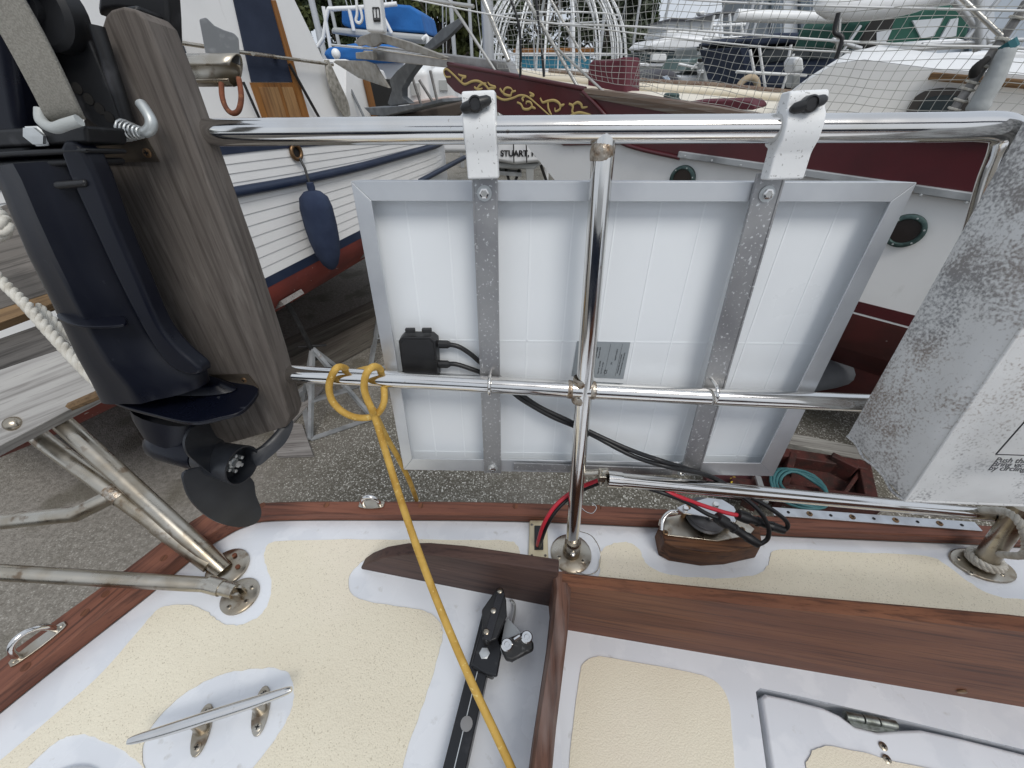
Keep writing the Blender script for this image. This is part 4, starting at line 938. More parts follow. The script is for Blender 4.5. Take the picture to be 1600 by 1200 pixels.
def TR(x, y, off=0.0): return pp(x, y, TP - TN * off, TN)      # off goes inboard
traw = thing('trawler_boat', 'white lapped plank trawler yacht with navy rub rails and red bottom on stands', 'boat', V((-2.2, 3.2, 0)))
def interp(t, x):
    if x <= t[0][0]: return t[0][1]
    for (a, b), (c, d) in zip(t, t[1:]):
        if x <= c: f = (x - a) / (c - a); f = f * f * (3 - 2 * f) if 0 else f; return b + (d - b) * f
    return t[-1][1]
rubT = [(0, -.585), (1.5, -.60), (2.5, -.632), (3.2, -.69), (3.9, -.727), (5.4, -.757), (6, -.755)]
navT = [(0, -.38), (2.5, -.427), (3.13, -.47), (4, -.55), (5.4, -.66), (6, -.68)]
topT = [(0, -.28), (2.5, -.315), (4, -.455), (5.4, -.59), (6, -.62)]
YS = [1.25 + .25 * i for i in range(20)]
def hpt(Y, z, off=0.0):
    x = -1.9 + .36 * (Y - 2.47) - (max(0, Y - 5.0) ** 2) * .28 - (max(0, 1.9 - Y) ** 2) * .5
    q = V((x, Y, H + z))
    if z < -1.30: q -= TN * ((-1.30 - z) ** 2 * 2.2)
    return q + TN * off
def tstrip(lo, hi, off, name, m, par, dz=0):
    mb = MB(); mb.grid([[hpt(Y, lo(Y), off), hpt(Y, hi(Y), off + dz)] for Y in YS])
    return mb.build(name, m, par, 60)
hull = MB().grid([[hpt(Y, z, -.012) for z in (interp(topT, Y), -.6, -.9, -1.2, -1.30, -1.45, -1.6, -1.8, -2.0)] for Y in YS]).build('hull', WHT, traw, 60)
fL = lambda Y: interp(rubT, Y); fN = lambda Y: interp(navT, Y)
def mix(f, g, t): return lambda Y: f(Y) + (g(Y) - f(Y)) * t
boot = lambda Y: -1.225
for i in range(8):
    tstrip(mix(boot, fL, i / 8 + .002), mix(boot, fL, (i + 1) / 8 - .002), .004, 'plank', WHT, hull, -.005)
for i in range(4):
    tstrip(mix(fL, fN, i / 4 + .003), mix(fL, fN, (i + 1) / 4 - .003), .004, 'plank', WHT, hull, -.005)
tstrip(fN, lambda Y: min(interp(navT, Y) + .10, interp(topT, Y) - .015), .006, 'navy_strake', NAVY, hull)
tstrip(lambda Y: -1.295, boot, .004, 'boot_stripe', NAVY, hull)
MB().grid([[hpt(Y, z, .002) for z in (-1.295, -1.34, -1.40, -1.46, -1.6, -1.8, -2.02)] for Y in YS]).build('bottom', BOTTOM, traw, 60)
MB().grid([[hpt(Y, -2.02, -.0), hpt(Y, -2.1, -.9), hpt(Y, -2.5, -1.0)] for Y in YS]).build('keel', BOTTOM, traw, 60)
def rubrail(f, r, m, y0=0.0, y1=6.0):
    pts = [hpt(Y, f(Y), .012) for Y in YS if y0 <= Y <= y1]
    MB().tube(pts, r, 12).build('rub_rail', m, hull, 60)
rubrail(lambda Y: fL(Y), .034, NAVY)
a, b = TR(655, 284, -.01), TR(726, 246, -.01)
MB().tube([a, lerp(a, b, .5), b], .03, 10).build('rub_rail', NAVY, hull, 60)
rubrail(lambda Y: interp(topT, Y) + .01, .03, wood('grey cap', *GREYW, grain=(.36, 1, 0), rough=.8))
e = [hpt(6.0, z, -.01) for z in (-.62, -1.6)]
MB().add([e[0], e[1], e[1] - TN * 2.4, e[0] - TN * 2.4], [(0, 1, 2, 3)]).build('transom', WHT, traw, 0)
MB().add([hpt(1.25, -.36, -.02), hpt(6, -.70, -.02), hpt(6, -.70, -2.4), hpt(1.25, -.36, -2.4)], [(0, 1, 2, 3)]).build('deck', pm('buff deck', (.45, .40, .33), .8), traw, 0)
MB().grid([[hpt(Y, z, -2.4 + .35 * max(0, -1.2 - z)) for z in (-.6, -1.2, -1.9)] + [hpt(Y, -2.1, -1.2)] for Y in YS]).build('far_side', WHT, traw, 60)
MB().grid([[hpt(1.25, z, o) for o in (0, -.8, -1.6, -2.4)] for z in (-.3, -1.2, -2.0)]).build('bow_plating', WHT, traw, 60)
# wheelhouse
HO = .42
def TH_(x, y, o=0.0): return TR(x, y, HO + o)
wh = MB().prism([TH_(60, -260), TH_(330, -260), TH_(462, 0), TH_(508, 95), TH_(545, 175), TH_(552, 240), TH_(60, 240)], -TN * 1.7).build('wheelhouse', WHT, traw, 30, bevel=.02)
BRN = wood('varnished door', (.30, .135, .04), (.20, .085, .026), (.09, .04, .015), grain=(0, 0, 1), rough=.4, scale=.5)
MB().prism([TH_(338, -120, -.012), TH_(392, -120, -.012), TH_(424, 0, -.012), TH_(461, 128, -.012), TH_(394, 128, -.012), TH_(366, 0, -.012)], -TN * .03).build('window_cover', NAVYCL, wh, 30)
MB().prism([TH_(170, -60, -.012), TH_(252, -20, -.012), TH_(292, 84, -.012), TH_(200, 86, -.012)], -TN * .03).build('window_cover', NAVYCL, wh, 30)
MB().prism([TH_(424, 0, -.02), TH_(431, 0, -.02), TH_(490, 205, -.02), TH_(478, 205, -.02), TH_(455, 115, -.02)], -TN * .03).build('door_trim', BRN, wh, 30)
MB().prism([TH_(392, 129, -.014), TH_(461, 129, -.014), TH_(486, 210, -.014), TH_(420, 210, -.014)], -TN * .03).build('door', BRN, wh, 30)
for q in ([(404, 136), (434, 136), (455, 205), (426, 205)], [(440, 136), (457, 136), (479, 205), (460, 205)]):
    MB().prism([TH_(x, y, -.018) for x, y in q], -TN * .004).build('door_panel', wood('worn door panel', (.26, .13, .05), (.36, .22, .10), (.12, .06, .03), grain=(0, 0, 1), rough=.5, scale=.5), wh, 30, bevel=.004)
MB().tube([TH_(250, 62, -.06), TH_(380, 82, -.06), TH_(520, 101, -.06)], .012, 10).build('grab_rail', STEEL_D, wh, 60)
MB().tube([TH_(452, 100, -.05), TH_(505, 195, -.05)], .012, 8).build('stay', BLKPL, wh)
MB().tube([TH_(380, 128, -.05), TH_(412, 200, -.05)], .010, 8).build('stay', BLKPL, wh)
MB().prism([TH_(540, 92, 1.5), TH_(600, 110, 1.5), TH_(650, 240, 1.5), TH_(540, 240, 1.5)], -TN * .6).build('after_cabin', WHT, traw, 30, bevel=.02)
MB().prism([TH_(577, 122, 1.47), TH_(612, 124, 1.47), TH_(630, 196, 1.47), TH_(592, 196, 1.47)], -TN * .02).build('cabin_window', HOLE, traw, 30)
MB().prism([TH_(568, 122, 1.46), TH_(577, 122, 1.46), TH_(594, 196, 1.46), TH_(585, 196, 1.46)], -TN * .02).build('window_trim', BRN, traw, 30)
ring_c = TR(463, 238, -.02)
_, rs_, ru_ = frame(TN)
MB().tube([ring_c + (rs_ * math.cos(t) + ru_ * math.sin(t)) * .045 for t in [i * .3142 for i in range(20)]], .014, 10, closed=True).build('hawse_ring', BRONZE, traw, 60)
MB().lathe([(.04, 0), (.04, .004), (0, .005)], ring_c - TN * .012, TN, 16).build('hawse_hole', HOLE, traw)
# fender
f0, f1 = TR(487, 297, -.17), TR(519, 421, -.17)
fd = thing('boat_fender', 'dark navy cloth covered fender hanging on the white trawler side', 'fender', f1)
L_ = (f1 - f0).length
FEN = pm('navy fleece', (.016, .026, .058), .95, 0, [((.026, .04, .08), 8, .4, .7)], bump=(80, .3, .004))
MB().lathe([(.02, 0), (.06, .012), (.10, .05), (.116, .12), (.118, .25), (.112, L_ * .6), (.094, L_ * .78), (.062, L_ * .92), (.03, L_ * .985), (.012, L_)], f0, f1 - f0, 28).build('body', FEN, fd, 60)
MB().lathe([(.025, -.05), (.028, -.02), (.022, .02)], f0, f1 - f0, 12).build('neck', FEN, fd, 60)
MB().tube([f0, TR(476, 262, -.06), TR(468, 247, -.03)], .009, 8).build('lanyard', BLKRUB, fd, 60)
# coil of line on the house side
cl = thing('rope_coil', 'hank of weathered grey line hanging on the trawler cabin corner', 'rope', TH_(530, 140, -.05))
HANK = pm('weathered line', (.36, .34, .30), .9, 0, [((.20, .19, .16), 30, .4, .65)])
for i in range(8):
    t = i / 7
    MB().tube(spline([TH_(508 + 4 * t, 94, -.05 - .02 * t), TH_(514 + 14 * t, 128, -.07), TH_(528 + 14 * t, 165 - 6 * t, -.06), TH_(540 + 6 * t, 184 - 4 * t, -.05)], 5), .011, 7).build('strand', HANK, cl, 60)
# jack stands and blocking
def jack(top, base, yaw, label, hgt=None):
    t = thing('jack_stand', label, 'jack stand', base, 'jack stands under the trawler')
    h = top.z; c = V((base.x, base.y, 0)); r = .42
    ft = [c + V((math.cos(yaw + a) * r, math.sin(yaw + a) * r, .02)) for a in (.78, 2.36, 3.93, 5.5)]
    ap = c + V((0, 0, h * .62))
    for p in ft: MB().beam(p, ap, .035, .035).build('leg', GALV, t, 30)
    for i in range(4): MB().beam(ft[i], ft[(i + 1) % 4], .05, .012, V((0, 0, 1))).build('base_rail', GALV, t, 30)
    mid = [lerp(p, ap, .42) for p in ft]
    for i in range(4): MB().beam(mid[i], mid[(i + 1) % 4], .03, .006).build('brace', GALV, t, 30)
    MB().tube([ap - V((0, 0, .12)), lerp(ap, top, .5), top], .022, 10).build('screw', BLKPL, t, 60)
    MB().tube([ap + V((-.12, 0, .02)), ap + V((.12, .03, .02))], .012, 8).build('handle', BLKPL, t, 60)
    n = TN * -.45 + V((0, 0, .9)); n.normalize(); d, s, u = frame(n)
    MB().box(top, (.04, .22, .22), Matrix((d, s, u)).transposed()).build('pad', wood('pad wood', *GREYW, grain=(1, 0, 0), rough=.9), t, 30)
for Y, yaw, lb in ((2.85, .5, 'grey steel jack stand under the red trawler hull, beside the mounting plank'), (3.9, .2, 'grey steel jack stand under the red trawler hull, behind the solar panel edge'), (5.1, .7, 'grey steel jack stand under the red trawler stern')):
    tp = hpt(Y, -1.52, -.02); jack(tp, V((tp.x + .06, tp.y, 0)), yaw, lb)
def timber(a, b, w, h, label, g=None, m=None):
    o = MB().beam(a, b, w, h, V((0, 0, 1))).build('timber', m or wood('yard timber', (.17, .155, .13), (.115, .10, .085), (.06, .052, .045), grain=tuple(b - a), rough=.9, scale=.7, bump=.6), None, 30, bevel=.008)
    return tag(o, label, 'timber', g)
timber(V((-3.3, 2.3, .12)), V((-1.55, 4.6, .12)), .24, .22, 'long heavy brown timber lying under the trawler keel')
timber(V((-3.5, 2.9, .1)), V((-1.9, 4.9, .1)), .2, .2, 'second brown timber lying beside the long one under the trawler')
a, b = zp(395, 690, .05), zp(482, 700, .05)
pb = MB().prism([zp(x, y, .045) for x, y in ((432, 712), (489, 710), (472, 662), (425, 655))], V((0, 0, -.04))).build('wood_block', wood('block end', *GREYW, grain=(1, .1, 0), rough=.9, scale=.6, bump=.6), None, 30, bevel=.006)
tag(pb, 'short grey plank offcut lying flat on the aggregate below the motor', 'plank')
gb = MB().beam(zp(430, 650, .04), zp(582, 510, .04), .05, .06).build('steel_rail', GALV, None, 30, bevel=.004); tag(gb, 'long straight grey steel rail on ground under trawler stands', 'steel rail')
gb2 = MB().beam(zp(440, 672, .03), zp(500, 606, .03), .09, .03).build('steel_angle', wood('board on ground', *GREYW, grain=(.7, .7, 0), rough=.9), None, 30, bevel=.004); tag(gb2, 'short grey board lying parallel to the steel rail', 'board')

# ------------------------------------------------------------------ maroon and white sailboat
SN = V((.841, 1, 0)).normalized(); SPT = V((-.67, 5.2, H)); SD = V((1, -.841, 0)).normalized()
def SP(x, y, off=0.0): return pp(x, y, SPT + SN * off, SN)
MAR = pm('maroon paint', (.072, .008, .012), .3, 0, [((.055, .007, .010), 5, .4, .7), ((.28, .12, .10), 40, .72, .8, 6, None, .6)], coat=.2)
MARCL = pm('maroon canvas', (.085, .016, .026), .9, bump=(9, .4, .02))
CREAM = pm('cream deck paint', (.74, .69, .58), .5, 0, [((.66, .61, .51), 3, .4, .7)])
GOLD = pm('gold scroll paint', (.50, .37, .14), .45, .2)
BTM2 = pm('oxblood bottom', (.085, .014, .012), .7, 0, [((.05, .012, .010), 4, .4, .7), ((.35, .30, .28), 18, .72, .78)])
CAPW = wood('weathered cap', (.22, .17, .13), (.15, .10, .08), (.30, .28, .25), grain=tuple(SD), rough=.85, scale=.5)
sb = thing('maroon_sailboat', 'white hulled sailboat with maroon bulwark, gold scrollwork, bowsprit and safety netting', 'sailboat', V((1.2, 4.2, 0)))
def SZ(s, z, off=0.0): return SPT + SD * s + SN * off + V((0, 0, z))
def s_of(x, y): return (SP(x, y) - SPT).dot(SD)
white = [SP(775, 168, .02), SP(868, 283, .02)] + [SZ(s_of(868, 283) + .55, -1.35, .02)] + [SZ(6.0, -1.35, .02), SZ(6.0, -.45, .02), SP(1540, 250, .02), SP(1100, 215, .02)]
sh_ = MB().prism(white, SN * .3).build('hull', WHT, sb, 30)
MB().prism([SZ(s_of(868, 283) + .55, -1.35, .015), SZ(6, -1.33, .015), SZ(6, -1.42, .015), SZ(s_of(868, 283) + .6, -1.42, .015)], SN * .3).build('boot_stripe', MAR, sb, 30)
MB().prism([SZ(s_of(868, 283) + .6, -1.42, .018), SZ(6, -1.42, .018), SZ(6, -1.435, .018), SZ(s_of(868, 283) + .6, -1.435, .018)], SN * .3).build('boot_line', WHT, sb, 30)
MB().grid([[SZ(s, -1.435, .016), SZ(s, -1.62, .05), SZ(s, -1.76, .12), SZ(s, -1.9, .5), SZ(s, -2.3, .9)] for s in (s_of(868, 283) + .6, 3.0, 4.5, 6.0)]).build('bottom', BTM2, sb, 60)
MB().prism([SZ(1.6, -1.9, 1.0), SZ(6, -1.9, 1.0), SZ(6, -2.8, 1.0), SZ(2.2, -2.8, 1.0)], SN * .3).build('keel', BTM2, sb, 30)
# bulwark and trail board
bul = [SP(694, 116, -.01), SP(693, 108, -.01), SP(700, 102, -.01), SP(725, 106, -.01), SP(800, 121, -.01), SP(915, 142, -.01), SP(1000, 152, -.01), SP(1120, 172, -.01), SP(1210, 187, -.01), SZ(6, -.36, -.01), SZ(6, -.62, -.01), SP(1510, 314, -.01), SP(1180, 264, -.01), SP(1060, 244, -.01), SP(968, 226, -.01), SP(880, 228, -.01), SP(770, 172, -.01), SP(710, 143, -.01), SP(698, 130, -.01)]
blw = MB().prism(bul, SN * .05).build('bulwark', MAR, sb, 30, bevel=.008)
MB().tube(spline([SP(910, 143, -.025), SP(945, 180, -.025), SP(968, 222, -.025), SP(1062, 247, -.025)], 5), .016, 8).build('moulding', MAR, sb, 60)
MB().beam(SP(1060, 241, -.025), SZ(6, -.63, -.025), .03, .045, V((0, 0, 1))).build('rub_rail', GALV, sb, 30, bevel=.006)
for i in range(9):
    p = lerp(SP(1070, 244, -.042), SP(1510, 317, -.042), i / 8); MB().lathe([(.008, 0), (.006, .004), (0, .005)], p, -SN, 10).build('rivet', ZINC, sb)
cap = [SP(700, 101, .0), SP(800, 119, .0), SP(915, 141, .0), SP(1000, 151, .0), SP(1120, 171, .0), SP(1210, 186, .0), SZ(6, -.35, .0)]
MB().grid([[p - SN * .03 - V((0, 0, .02)), p - SN * .03 + V((0, 0, .012)), p + SN * .09 + V((0, 0, .012)), p + SN * .09 - V((0, 0, .02))] for p in cap[2:]]).build('cap_rail', CAPW, sb, 30)
MB().tube([p + V((0, 0, .006)) for p in cap[:3]], .02, 8).build('cap_moulding', MAR, sb, 60)
MB().grid([[SP(905, 146, -.035), SP(1010, 158, -.035), SP(1120, 178, -.035), SP(1225, 198, -.035)], [SP(915, 152, -.02), SP(1010, 170, -.02), SP(1120, 190, -.02), SP(1225, 208, -.02)]]).build('cap_face', CAPW, sb, 30)
def scroll(px, r=.011):
    pts = spline([SP(x, y, -.016) for x, y in px], 6); n = len(pts)
    MB().tube(pts, [r * (.35 + .65 * math.sin(math.pi * min(1, (i + 1) / n * .9 + .1)) ** .6) for i in range(n)], 6, flat=SN.cross(pts[1] - pts[0])).build('scroll', GOLD, blw, 60)
Z5 = lambda l: [(680 + x / 5, y / 5) for x, y in l]
for l in ([(120, 600), (85, 600), (68, 570), (72, 545), (95, 542), (150, 590), (200, 640), (235, 658), (290, 635), (340, 635), (390, 665), (420, 700), (480, 755), (540, 780), (610, 765), (660, 745), (720, 755), (790, 810), (880, 890), (930, 930)],
          [(205, 640), (215, 610), (240, 600), (200, 590), (180, 578)], [(330, 690), (345, 670), (370, 655), (400, 650)], [(305, 680), (335, 700), (370, 690)], [(420, 690), (455, 690), (470, 680), (430, 665), (410, 640)],
          [(630, 710), (600, 720), (590, 745), (565, 745), (535, 730), (540, 700), (560, 685), (590, 690), (605, 710)], [(505, 690), (520, 715), (540, 730)], [(740, 750), (770, 745), (735, 720)],
          [(640, 800), (670, 815), (690, 850), (730, 852), (755, 830), (745, 800), (715, 795), (710, 815)], [(755, 835), (785, 850)], [(690, 790), (680, 770), (700, 755)],
          [(820, 765), (840, 800), (880, 790), (930, 785), (970, 810), (975, 850), (940, 870), (935, 840)], [(880, 800), (885, 850), (910, 900)], [(975, 830), (1010, 815)],
          [(1045, 810), (1075, 830), (1070, 870), (1085, 885)], [(1075, 820), (1110, 800), (1140, 815), (1150, 840), (1190, 835)], [(1060, 900), (1120, 880), (1180, 890), (1220, 900)]):
    scroll(Z5(l))
# deck, far bulwark, ports
dkz = -.0
near = [p + SN * .08 - V((0, 0, .05)) for p in cap]
far = [V((p.x, p.y, p.z)) + SN * w for p, w in zip(near, (.05, .5, 1.1, 1.5, 1.9, 2.1, 2.4))]
MB().grid([near, [lerp(a, b, .5) + V((0, 0, .03)) for a, b in zip(near, far)], far]).build('deck', CREAM, sb, 60)
MB().grid([[p for p in far], [p + V((0, 0, .07)) for p in far]]).build('toe_rail', CREAM, sb, 30, solid=.03)
MB().tube([p + V((0, 0, .085)) for p in far[1:]], .022, 6).build('far_cap', CAPW, sb, 60)
BRZ2 = pm('verdigris bronze', (.05, .085, .08), .5, .6, [((.09, .14, .13), 40, .45, .7)])
for x, y in ((1414, 361), (1066, 280)):
    c = SP(x, y, .0)
    pt = MB().lathe([(.10, -.03), (.10, .012), (.092, .018), (.078, .018), (.072, .010), (.072, -.02)], c, -SN, 30).build('porthole', BRZ2, sb, 40)
    MB().lathe([(.073, 0), (0, .001)], c - SN * .004, -SN, 24).build('glass', pm('dark port glass', (.02, .014, .012), .08, 0, spec=.6), pt)
    for i in range(6):
        t = i * 1.047 + .3; _, s_, u_ = frame(SN); MB().lathe([(.006, 0), (.005, .003), (0, .004)], c - SN * .018 + (s_ * math.cos(t) + u_ * math.sin(t)) * .086, -SN, 8).build('bolt', ZINC, pt)
MB().grid([[SZ(s, z, o) for z, o in ((-.4, 2.5), (-1.0, 2.45), (-1.5, 2.2), (-1.9, 1.5), (-2.3, 1.2))] for s in (1.6, 3.0, 4.5, 6.0)]).build('far_side', WHT, sb, 60)
# trunk cabin
def SC(x, y, o=0.0): return SP(x, y, .40 + o)
ctop = [SC(1215, 160), SC(1252, 132), SC(1305, 99), SC(1350, 93), SC(1460, 107), SC(1600, 117), SC(2100, 158)]
cside = ctop + [SC(2100, 330), SC(1200, 205)]
cb2 = MB().prism(cside, SN * .02).build('cabin', WHT, sb, 30, bevel=.006)
rows = [[p, p + SN * .25 + V((0, 0, .045)), p + SN * .7 + V((0, 0, .075)), p + SN * 1.3 + V((0, 0, .02))] for p in ctop]
MB().grid(rows).build('cabin_roof', WHT, cb2, 40)
MB().beam(SC(1452, 119, -.03), SC(1700, 140, -.03), .035, .04, V((0, 0, 1))).build('handrail', wood('handrail', (.20, .12, .06), (.12, .07, .035), (.06, .035, .02), grain=tuple(SD), rough=.7), cb2, 30, bevel=.01)
arch = spline([SC(x, y, -.012) for x, y in ((1413, 186), (1416, 172), (1428, 153), (1448, 141), (1475, 137), (1500, 139), (1512, 150), (1514, 186))], 4)
MB().prism(arch, -SN * .02).build('window_frame', pm('window surround', (.05, .045, .042), .5, .2), cb2, 30, bevel=.004)
arch2 = spline([SC(x, y, -.034) for x, y in ((1430, 184), (1434, 170), (1446, 156), (1462, 150), (1490, 149), (1500, 158), (1502, 184))], 4)
MB().prism(arch2, -SN * .004).build('glass', pm('cabin glass', (.03, .04, .045), .06, 0, spec=.7), cb2, 30)
# slanted stanchion with lashings and chafe sleeve
k_ = .985
st0, st1 = SP(1478, 190, -.02), SP(1606, 2, .05)
GST = pm('weathered grey tube', (.26, .25, .24), .6, .3, [((.15, .145, .14), 20, .4, .7)])
stn = MB().tube([st0, lerp(st0, st1, .5), st1], .022, 12).build('shroud', GST, sb, 60)
for t in (.12, .2, .3, .36, .5, .72, .88):
    c = lerp(st0, st1, t); d, s_, u_ = frame(st1 - st0)
    MB().tube([c + (s_ * math.cos(a) + u_ * math.sin(a) + d * .2 * math.sin(a)) * .027 for a in [i * .628 for i in range(10)]], .006, 6, closed=True).build('lashing', WROPE, stn, 60)
MB().tube(spline([SP(1524, 180, -.03), SP(1532, 160, -.03), SP(1552, 125, -.03), SP(1572, 82, -.03), SP(1577, 72, -.03)], 4), [.035, .04, .045, .05, .045, .045, .045, .045, .045, .042, .04, .038, .036, .034, .03, .028, .025][:17], 10).build('sleeve', pm('grey sleeve', (.38, .40, .40), .8, bump=(12, .5, .02)), stn, 60)
MB().tube([SP(1574, 66, -.03), SP(1579, 78, -.03)], .03, 8).build('sleeve_tie', pm('teal tie', (.02, .11, .13), .8), stn)
clt = MB().tube(spline([SP(1521, 121, -.05), SP(1527, 105, -.06), SP(1546, 90, -.05)], 4), [.014, .02, .022, .024, .022, .02, .018, .016, .012], 8).build('rope_cleat', HOLE, stn, 60)
# lifelines, pulpit and net
PULP = pm('dull pulpit tube', (.52, .51, .48), .35, .85)
def sline(px, r, m, name, off=-.01):
    return MB().tube(spline([SP(x, y, off) for x, y in px], 4), r, 8).build(name, m, sb, 60)
sline([(640, -2), (700, 10), (780, 25), (870, 37), (1000, 42), (1280, 62), (1440, 71), (1570, 74), (1750, 86)], .006, pm('white lifeline', (.72, .72, .70), .5), 'lifeline')
sline([(800, 28), (1000, 53), (1200, 74), (1330, 82)], .0045, MATS['white lifeline'], 'lifeline')
sline([(980, -12), (1080, 0), (1280, 9), (1600, 17), (1800, 22)], .005, MATS['white lifeline'], 'lifeline')
for px, r in (([(688, -20), (775, 112)], .018), ([(818, -10), (903, 136)], .020), ([(860, 66), (945, 145)], .014), ([(855, -10), (915, 95)], .014), ([(752, -10), (795, 95)], .03), ([(585, -12), (740, 10)], .020), ([(1312, 30), (1308, 88)], .012), ([(1500, -5), (1580, 70)], .014)):
    sline(px, r * .75, PULP, 'pulpit_tube', .02)
sline([(1310, 20), (1304, 50), (1316, 60), (1306, 92)], .012, BLKRUB, 'dark_tie')
sline([(836, -10), (845, 60), (850, 120)], .012, BLKRUB, 'dark_tie'); sline([(795, -10), (812, 45), (813, 122)], .012, BLKRUB, 'dark_tie')
NET = pm('netting twine', (.40, .40, .37), .8)
net = MB(); s0, s1 = s_of(765, 60), 5.4; ns = 92; nz = 15
def netp(i, j):
    s = s0 + (s1 - s0) * i / ns; t = j / nz
    zt = .42 - .02 * s; zb = interp([(0, -.03), (s_of(800, 119), -.08), (s_of(915, 141), -.13), (s_of(1000, 151), -.17), (s_of(1210, 186), -.29), (6, -.34)], s) + .015
    sag = .05 * math.sin(math.pi * t) * math.sin(i * .5) + .02 * math.sin(i * 1.7 + j)
    return SZ(s + (.10 * (1 - t) * (-1 if s > 2.2 else 1)) + .006 * math.sin(j * .9 + i * .4), zb + (zt - zb) * t + .008 * math.sin(i * .45 + j * .5), -.012 + sag * .6)
for i in range(ns + 1): net.tube([netp(i, j) for j in range(nz + 1)], .0017, 4, cap=False)
for j in range(nz + 1): net.tube([netp(i, j) for i in range(ns + 1)], .0017, 4, cap=False)
net = net.build('netting', NET, None, 60); tag(net, 'white safety netting laced along the maroon sailboat lifelines', 'net')
# deck gear
def bx(o, c, s, m, name='body', par=None, rz=-.7, bev=.02): return MB().box(c, s, Matrix.Rotation(rz, 3, 'Z')).build(name, m, par, 30, bevel=bev)
cv = MB().prism([SP(x, y, .55) for x, y in ((918, 100), (925, 94), (960, 92), (978, 88), (978, 150), (945, 146), (917, 138))], SN * .3).build('canvas_cover', MARCL, None, 40, bevel=.03, seg=3); tag(cv, 'maroon canvas cover standing on the cream sailboat foredeck', 'cover')
hp_ = MB().prism([SP(x, y, .25) for x, y in ((1062, 164), (1080, 158), (1150, 156), (1172, 158), (1180, 166), (1178, 172), (1060, 170))], SN * .35).build('hatch_cover', MARCL, None, 40, bevel=.02, seg=3); tag(hp_, 'low maroon canvas hatch cover behind the sailboat cap rail', 'cover')
dv_ = MB().lathe([(.075, 0), (.075, .02), (.06, .035), (.06, .05), (.05, .06), (0, .062)], SP(1047, 160, .2), n=18).build('deck_vent', BRZ2, None, 40); tag(dv_, 'small round bronze deck vent near the weathered cap rail', 'vent')
# bowsprit and anchors
bsp = MB().prism([SP(790, 96, .05), SP(590, 72, .05), SP(580, 80, .05), SP(583, 94, .05), SP(700, 106, .05), SP(800, 118, .05)], SN * .12).build('bowsprit', pm('dull steel sprit', (.42, .41, .40), .42, .7, [((.3, .29, .28), 8, .4, .7)]), sb, 30, bevel=.008)
MB().tube([SP(518, 70, .0), SP(590, 77, .0), SP(700, 92, .0)], .012, 8).build('sprit_rail', STEEL, sb, 60)
MB().lathe([(.03, -.05), (.03, .05)], SP(575, 84, .1), SN, 14).build('anchor_roller', STEEL_D, sb, 40)
GALA = pm('galvanised anchor', (.33, .315, .285), .6, .35, [((.22, .20, .17), 14, .4, .7, 6)], bump=(60, .2, .003))
an = thing('plough_anchor', 'galvanised plough anchor stowed on the maroon sailboat bowsprit roller', 'anchor', SP(600, 90, -.03))
MB().prism([SP(x, y, -.05) for x, y in ((554, 66), (562, 57), (580, 51), (592, 52), (640, 66), (700, 90), (688, 92), (640, 80), (595, 66), (588, 72), (580, 74), (570, 70), (560, 72))], SN * .045).build('shank', GALA, an, 30, bevel=.006)
mb = MB(); a = [SP(520, 97, -.03), SP(524, 94, -.03), SP(570, 95, -.08), SP(585, 100, -.06), SP(608, 138, -.04), SP(560, 122, -.10)]
mb.prism(a, SN * .03).build('plough', GALA, an, 30, bevel=.006)
MB().prism([SP(555, 82, -.07), SP(582, 80, -.07), SP(584, 94, -.07), SP(556, 92, -.07)], SN * .06).build('crown', GALA, an, 30, bevel=.008)
MB().tube([TH_(395, 84, -.3), SP(520, 99, -.02)], .012, 8).build('tripping_rod', STEEL_D, an, 60)
GRYA = pm('dark grey anchor', (.13, .14, .15), .65, .2, [((.20, .21, .22), 10, .45, .7, 6)])
an2 = thing('claw_anchor', 'dark grey claw anchor hanging below the maroon sailboat bowsprit', 'anchor', SP(640, 140, .3))
MB().prism([SP(x, y, .28) for x, y in ((717, 28), (722, 36), (700, 58), (676, 76), (658, 82), (662, 72), (690, 45))], SN * .06).build('shank', GRYA, an2, 30, bevel=.006)
MB().prism([SP(x, y, .28) for x, y in ((634, 98), (655, 98), (640, 118), (628, 138), (628, 152), (640, 162), (610, 166), (605, 162), (612, 140), (608, 125), (620, 110))], SN * .10).build('arm', GRYA, an2, 40, bevel=.01)
MB().prism([SP(x, y, .22) for x, y in ((568, 168), (600, 168), (660, 162), (690, 154), (692, 160), (640, 172), (600, 182), (580, 180))], SN * .35).build('claw', GRYA, an2, 40, bevel=.01)
MB().tube(spline([SP(540, 115, .3), SP(546, 135, .3), SP(560, 165, .3), SP(572, 190, .3)], 4), .018, 8).build('bobstay_fitting', GRYA, an2, 60)
# ------------------------------------------------------------------ things farther off in the yard
BLUECL = pm('blue canvas', (.015, .13, .40), .85, 0, [((.012, .10, .32), 2.5, .4, .7)], bump=(4, .5, .05))
GREENCL = pm('green canvas', (.012, .07, .05), .85, bump=(5, .4, .03))
WHTF = pm('far white gelcoat', (.82, .83, .84), .4, 0, [((.74, .75, .76), 1.2, .4, .7)])
GREYH = pm('far grey hull', (.42, .43, .42), .5, 0, [((.34, .35, .35), 1.0, .4, .7)])
GLS = pm('tinted glass', (.03, .045, .05), .08, 0, spec=.6)
VINYL = pm('clear vinyl', (.48, .50, .52), .15)
WTUBE = pm('white painted tube', (.76, .77, .77), .35)
MASTM = pm('mast alloy', (.50, .51, .52), .4, .6)
def Q(px, Y): return [yp(x, y, Y) for x, y in px]
def slab(name, px, Y, th, m, par, bev=.0): return MB().prism(Q(px, Y), V((0, th, 0))).build(name, m, par, 30, bevel=bev)
def mtube(name, px, Y, r, m, par=None, n=8): return MB().tube(spline(Q(px, Y), 4) if len(px) > 2 else Q(px, Y), r, n).build(name, m, par, 60)
